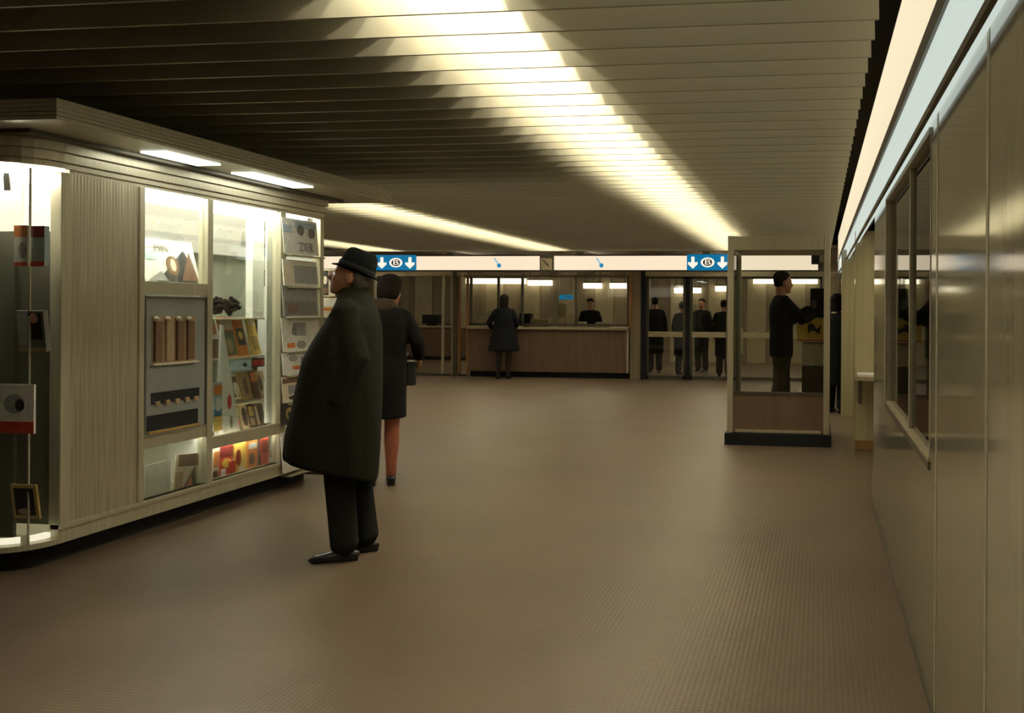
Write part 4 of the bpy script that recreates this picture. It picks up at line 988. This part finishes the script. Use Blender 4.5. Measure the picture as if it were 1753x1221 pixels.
# her handbag, hanging from the bent arm
t = empty('handbag', wom.location+Vector((0, -.0, .76)), 'black handbag hanging from the arm of the person with reddish stockings', 'handbag')
t.rotation_euler = wom.rotation_euler
bb = MB(); bb.prism([(.10, .03), (.36, .03), (.33, .23), (.13, .23)], 'y', -.265, -.185); bb.build('bag_body', M['bag'], t, bevel=.015, base=(0, 0, 0))
MB().limb([(.15, -.185, .225), (.16, -.19, .275), (.20, -.20, .30), (.26, -.19, .275), (.29, -.185, .225)], [.007]*5, 8).build('strap', M['bag'], t, smooth=True, base=(0, 0, 0))

# woman in black at the long counter
cp = hz(859, 649, 0)
coat_c = [(.58, .27, .27, .33, 0, .02), (.75, .23, .23, .29, 0, .015), (.95, .19, .19, .25), (1.12, .155, .16, .215), (1.28, .14, .15, .20), (1.38, .12, .135, .18), (1.45, .09, .11, .13), (1.52, .06, .08, .08)]
person('person in a flared black coat standing at the long counter, seen from behind', (cp.x, FY-.36, 0), R(96), H=1.70, arms=[((.02, .33, 1.16), (.18, .27, 1.03)), ((.02, -.27, 1.16), (.22, -.16, 1.05))],
       legs=[((.01, .11, .48), (-.02, .12, .085)), ((.01, -.10, .48), (-.02, -.09, .085))], coat=coat_c, coat_m='navy', bottoms='dark_stocking', hair='long', hair_m='hair', vox=.016, heel=True, hands=True)
# man in the glass booth
bp_ = hy(1338, 600, BY+.50)
jack = [(.80, .12, .13, .19), (.95, .125, .135, .195), (1.1, .12, .13, .185), (1.25, .125, .14, .195), (1.36, .12, .135, .20), (1.43, .09, .115, .17), (1.49, .065, .08, .09)]
bm = person('person in a black jacket using the telephone inside the glass booth', (bp_.x, bp_.y, pz), R(12), H=1.74, hyaw=R(10), arms=[((.16, .24, 1.20), (.34, .12, 1.34)), ((.20, -.22, 1.22), (.36, -.06, 1.30))],
       legs=[((.03, .09, .48), (.06, .10, .085)), ((-.03, -.09, .48), (-.14, -.10, .085))], coat=jack, coat_m='navy', trouser_m='jeans', hair='short', vox=.011, sleeve=.066)
# person by the niche right of the booth
rp = hz(1434, 706, 0)
person('person in a black coat with pale collar between the booth and the right partition', (rp.x-.02, rp.y, 0), R(60), H=1.66, coat=[(.40, .17, .17, .20), (.7, .16, .17, .20), (1.0, .15, .16, .20), (1.2, .14, .15, .20), (1.36, .125, .14, .195), (1.44, .09, .12, .17), (1.50, .06, .08, .08)],
       coat_m='navy', hair='long', hair_m='hair', vox=.016, collar=(1.44, 1.53, .075, .09, .09, 'ink_cream'), hands=True)
# clerk behind the counter and visitors behind the doors
simple = [(.85, .14, .15, .20), (1.0, .13, .15, .19), (1.2, .125, .14, .19), (1.36, .12, .135, .20), (1.43, .09, .115, .17), (1.49, .065, .08, .09)]
longc = [(.45, .16, .17, .21), (.8, .155, .165, .205), (1.0, .14, .155, .195), (1.2, .13, .145, .19), (1.36, .12, .135, .20), (1.43, .09, .115, .17), (1.49, .065, .08, .09)]
def at(px, Y): return hy(px, 600, Y).x
person('person in a dark jacket working behind the long counter near the hanging sign', (at(1010, FY+1.0), FY+1.0, 0), R(-80), H=1.66, pitch=R(-15), coat=simple, coat_m='navy', vox=.018, skin='skin_pale')
person('person in a dark coat behind the left glass door, nearest the brown pillar', (at(1121, FY+2.0), FY+2.0, 0), R(100), H=1.70, coat=longc, coat_m='coat2', vox=.018)
person('person in a long black coat behind the post between the glass doors', (at(1168, FY+1.6), FY+1.6, 0), R(70), H=1.60, coat=longc, coat_m='navy', vox=.018)
person('person in black trousers behind the right glass door', (at(1201, FY+2.6), FY+2.6, 0), R(250), H=1.68, coat=simple, coat_m='coat2', vox=.018)
person('person in a black coat behind the right glass door, beside the booth post', (at(1239, FY+1.2), FY+1.2, 0), R(95), H=1.64, coat=longc, coat_m='navy', vox=.018)

# ================================================================== WORLD / VIEW
wd = bpy.data.worlds.new('world'); bpy.context.scene.world = wd; wd.use_nodes = True
wd.node_tree.nodes['Background'].inputs[0].default_value = (.9, .8, .6, 1); wd.node_tree.nodes['Background'].inputs[1].default_value = .02
sc = bpy.context.scene
sc.view_settings.view_transform = 'Standard'; sc.view_settings.look = 'None'; sc.view_settings.gamma = 1; sc.view_settings.exposure = 0
sc.view_settings.use_curve_mapping = False
sc.cycles.max_bounces = 10; sc.cycles.transparent_max_bounces = 16; sc.cycles.sample_clamp_indirect = 6
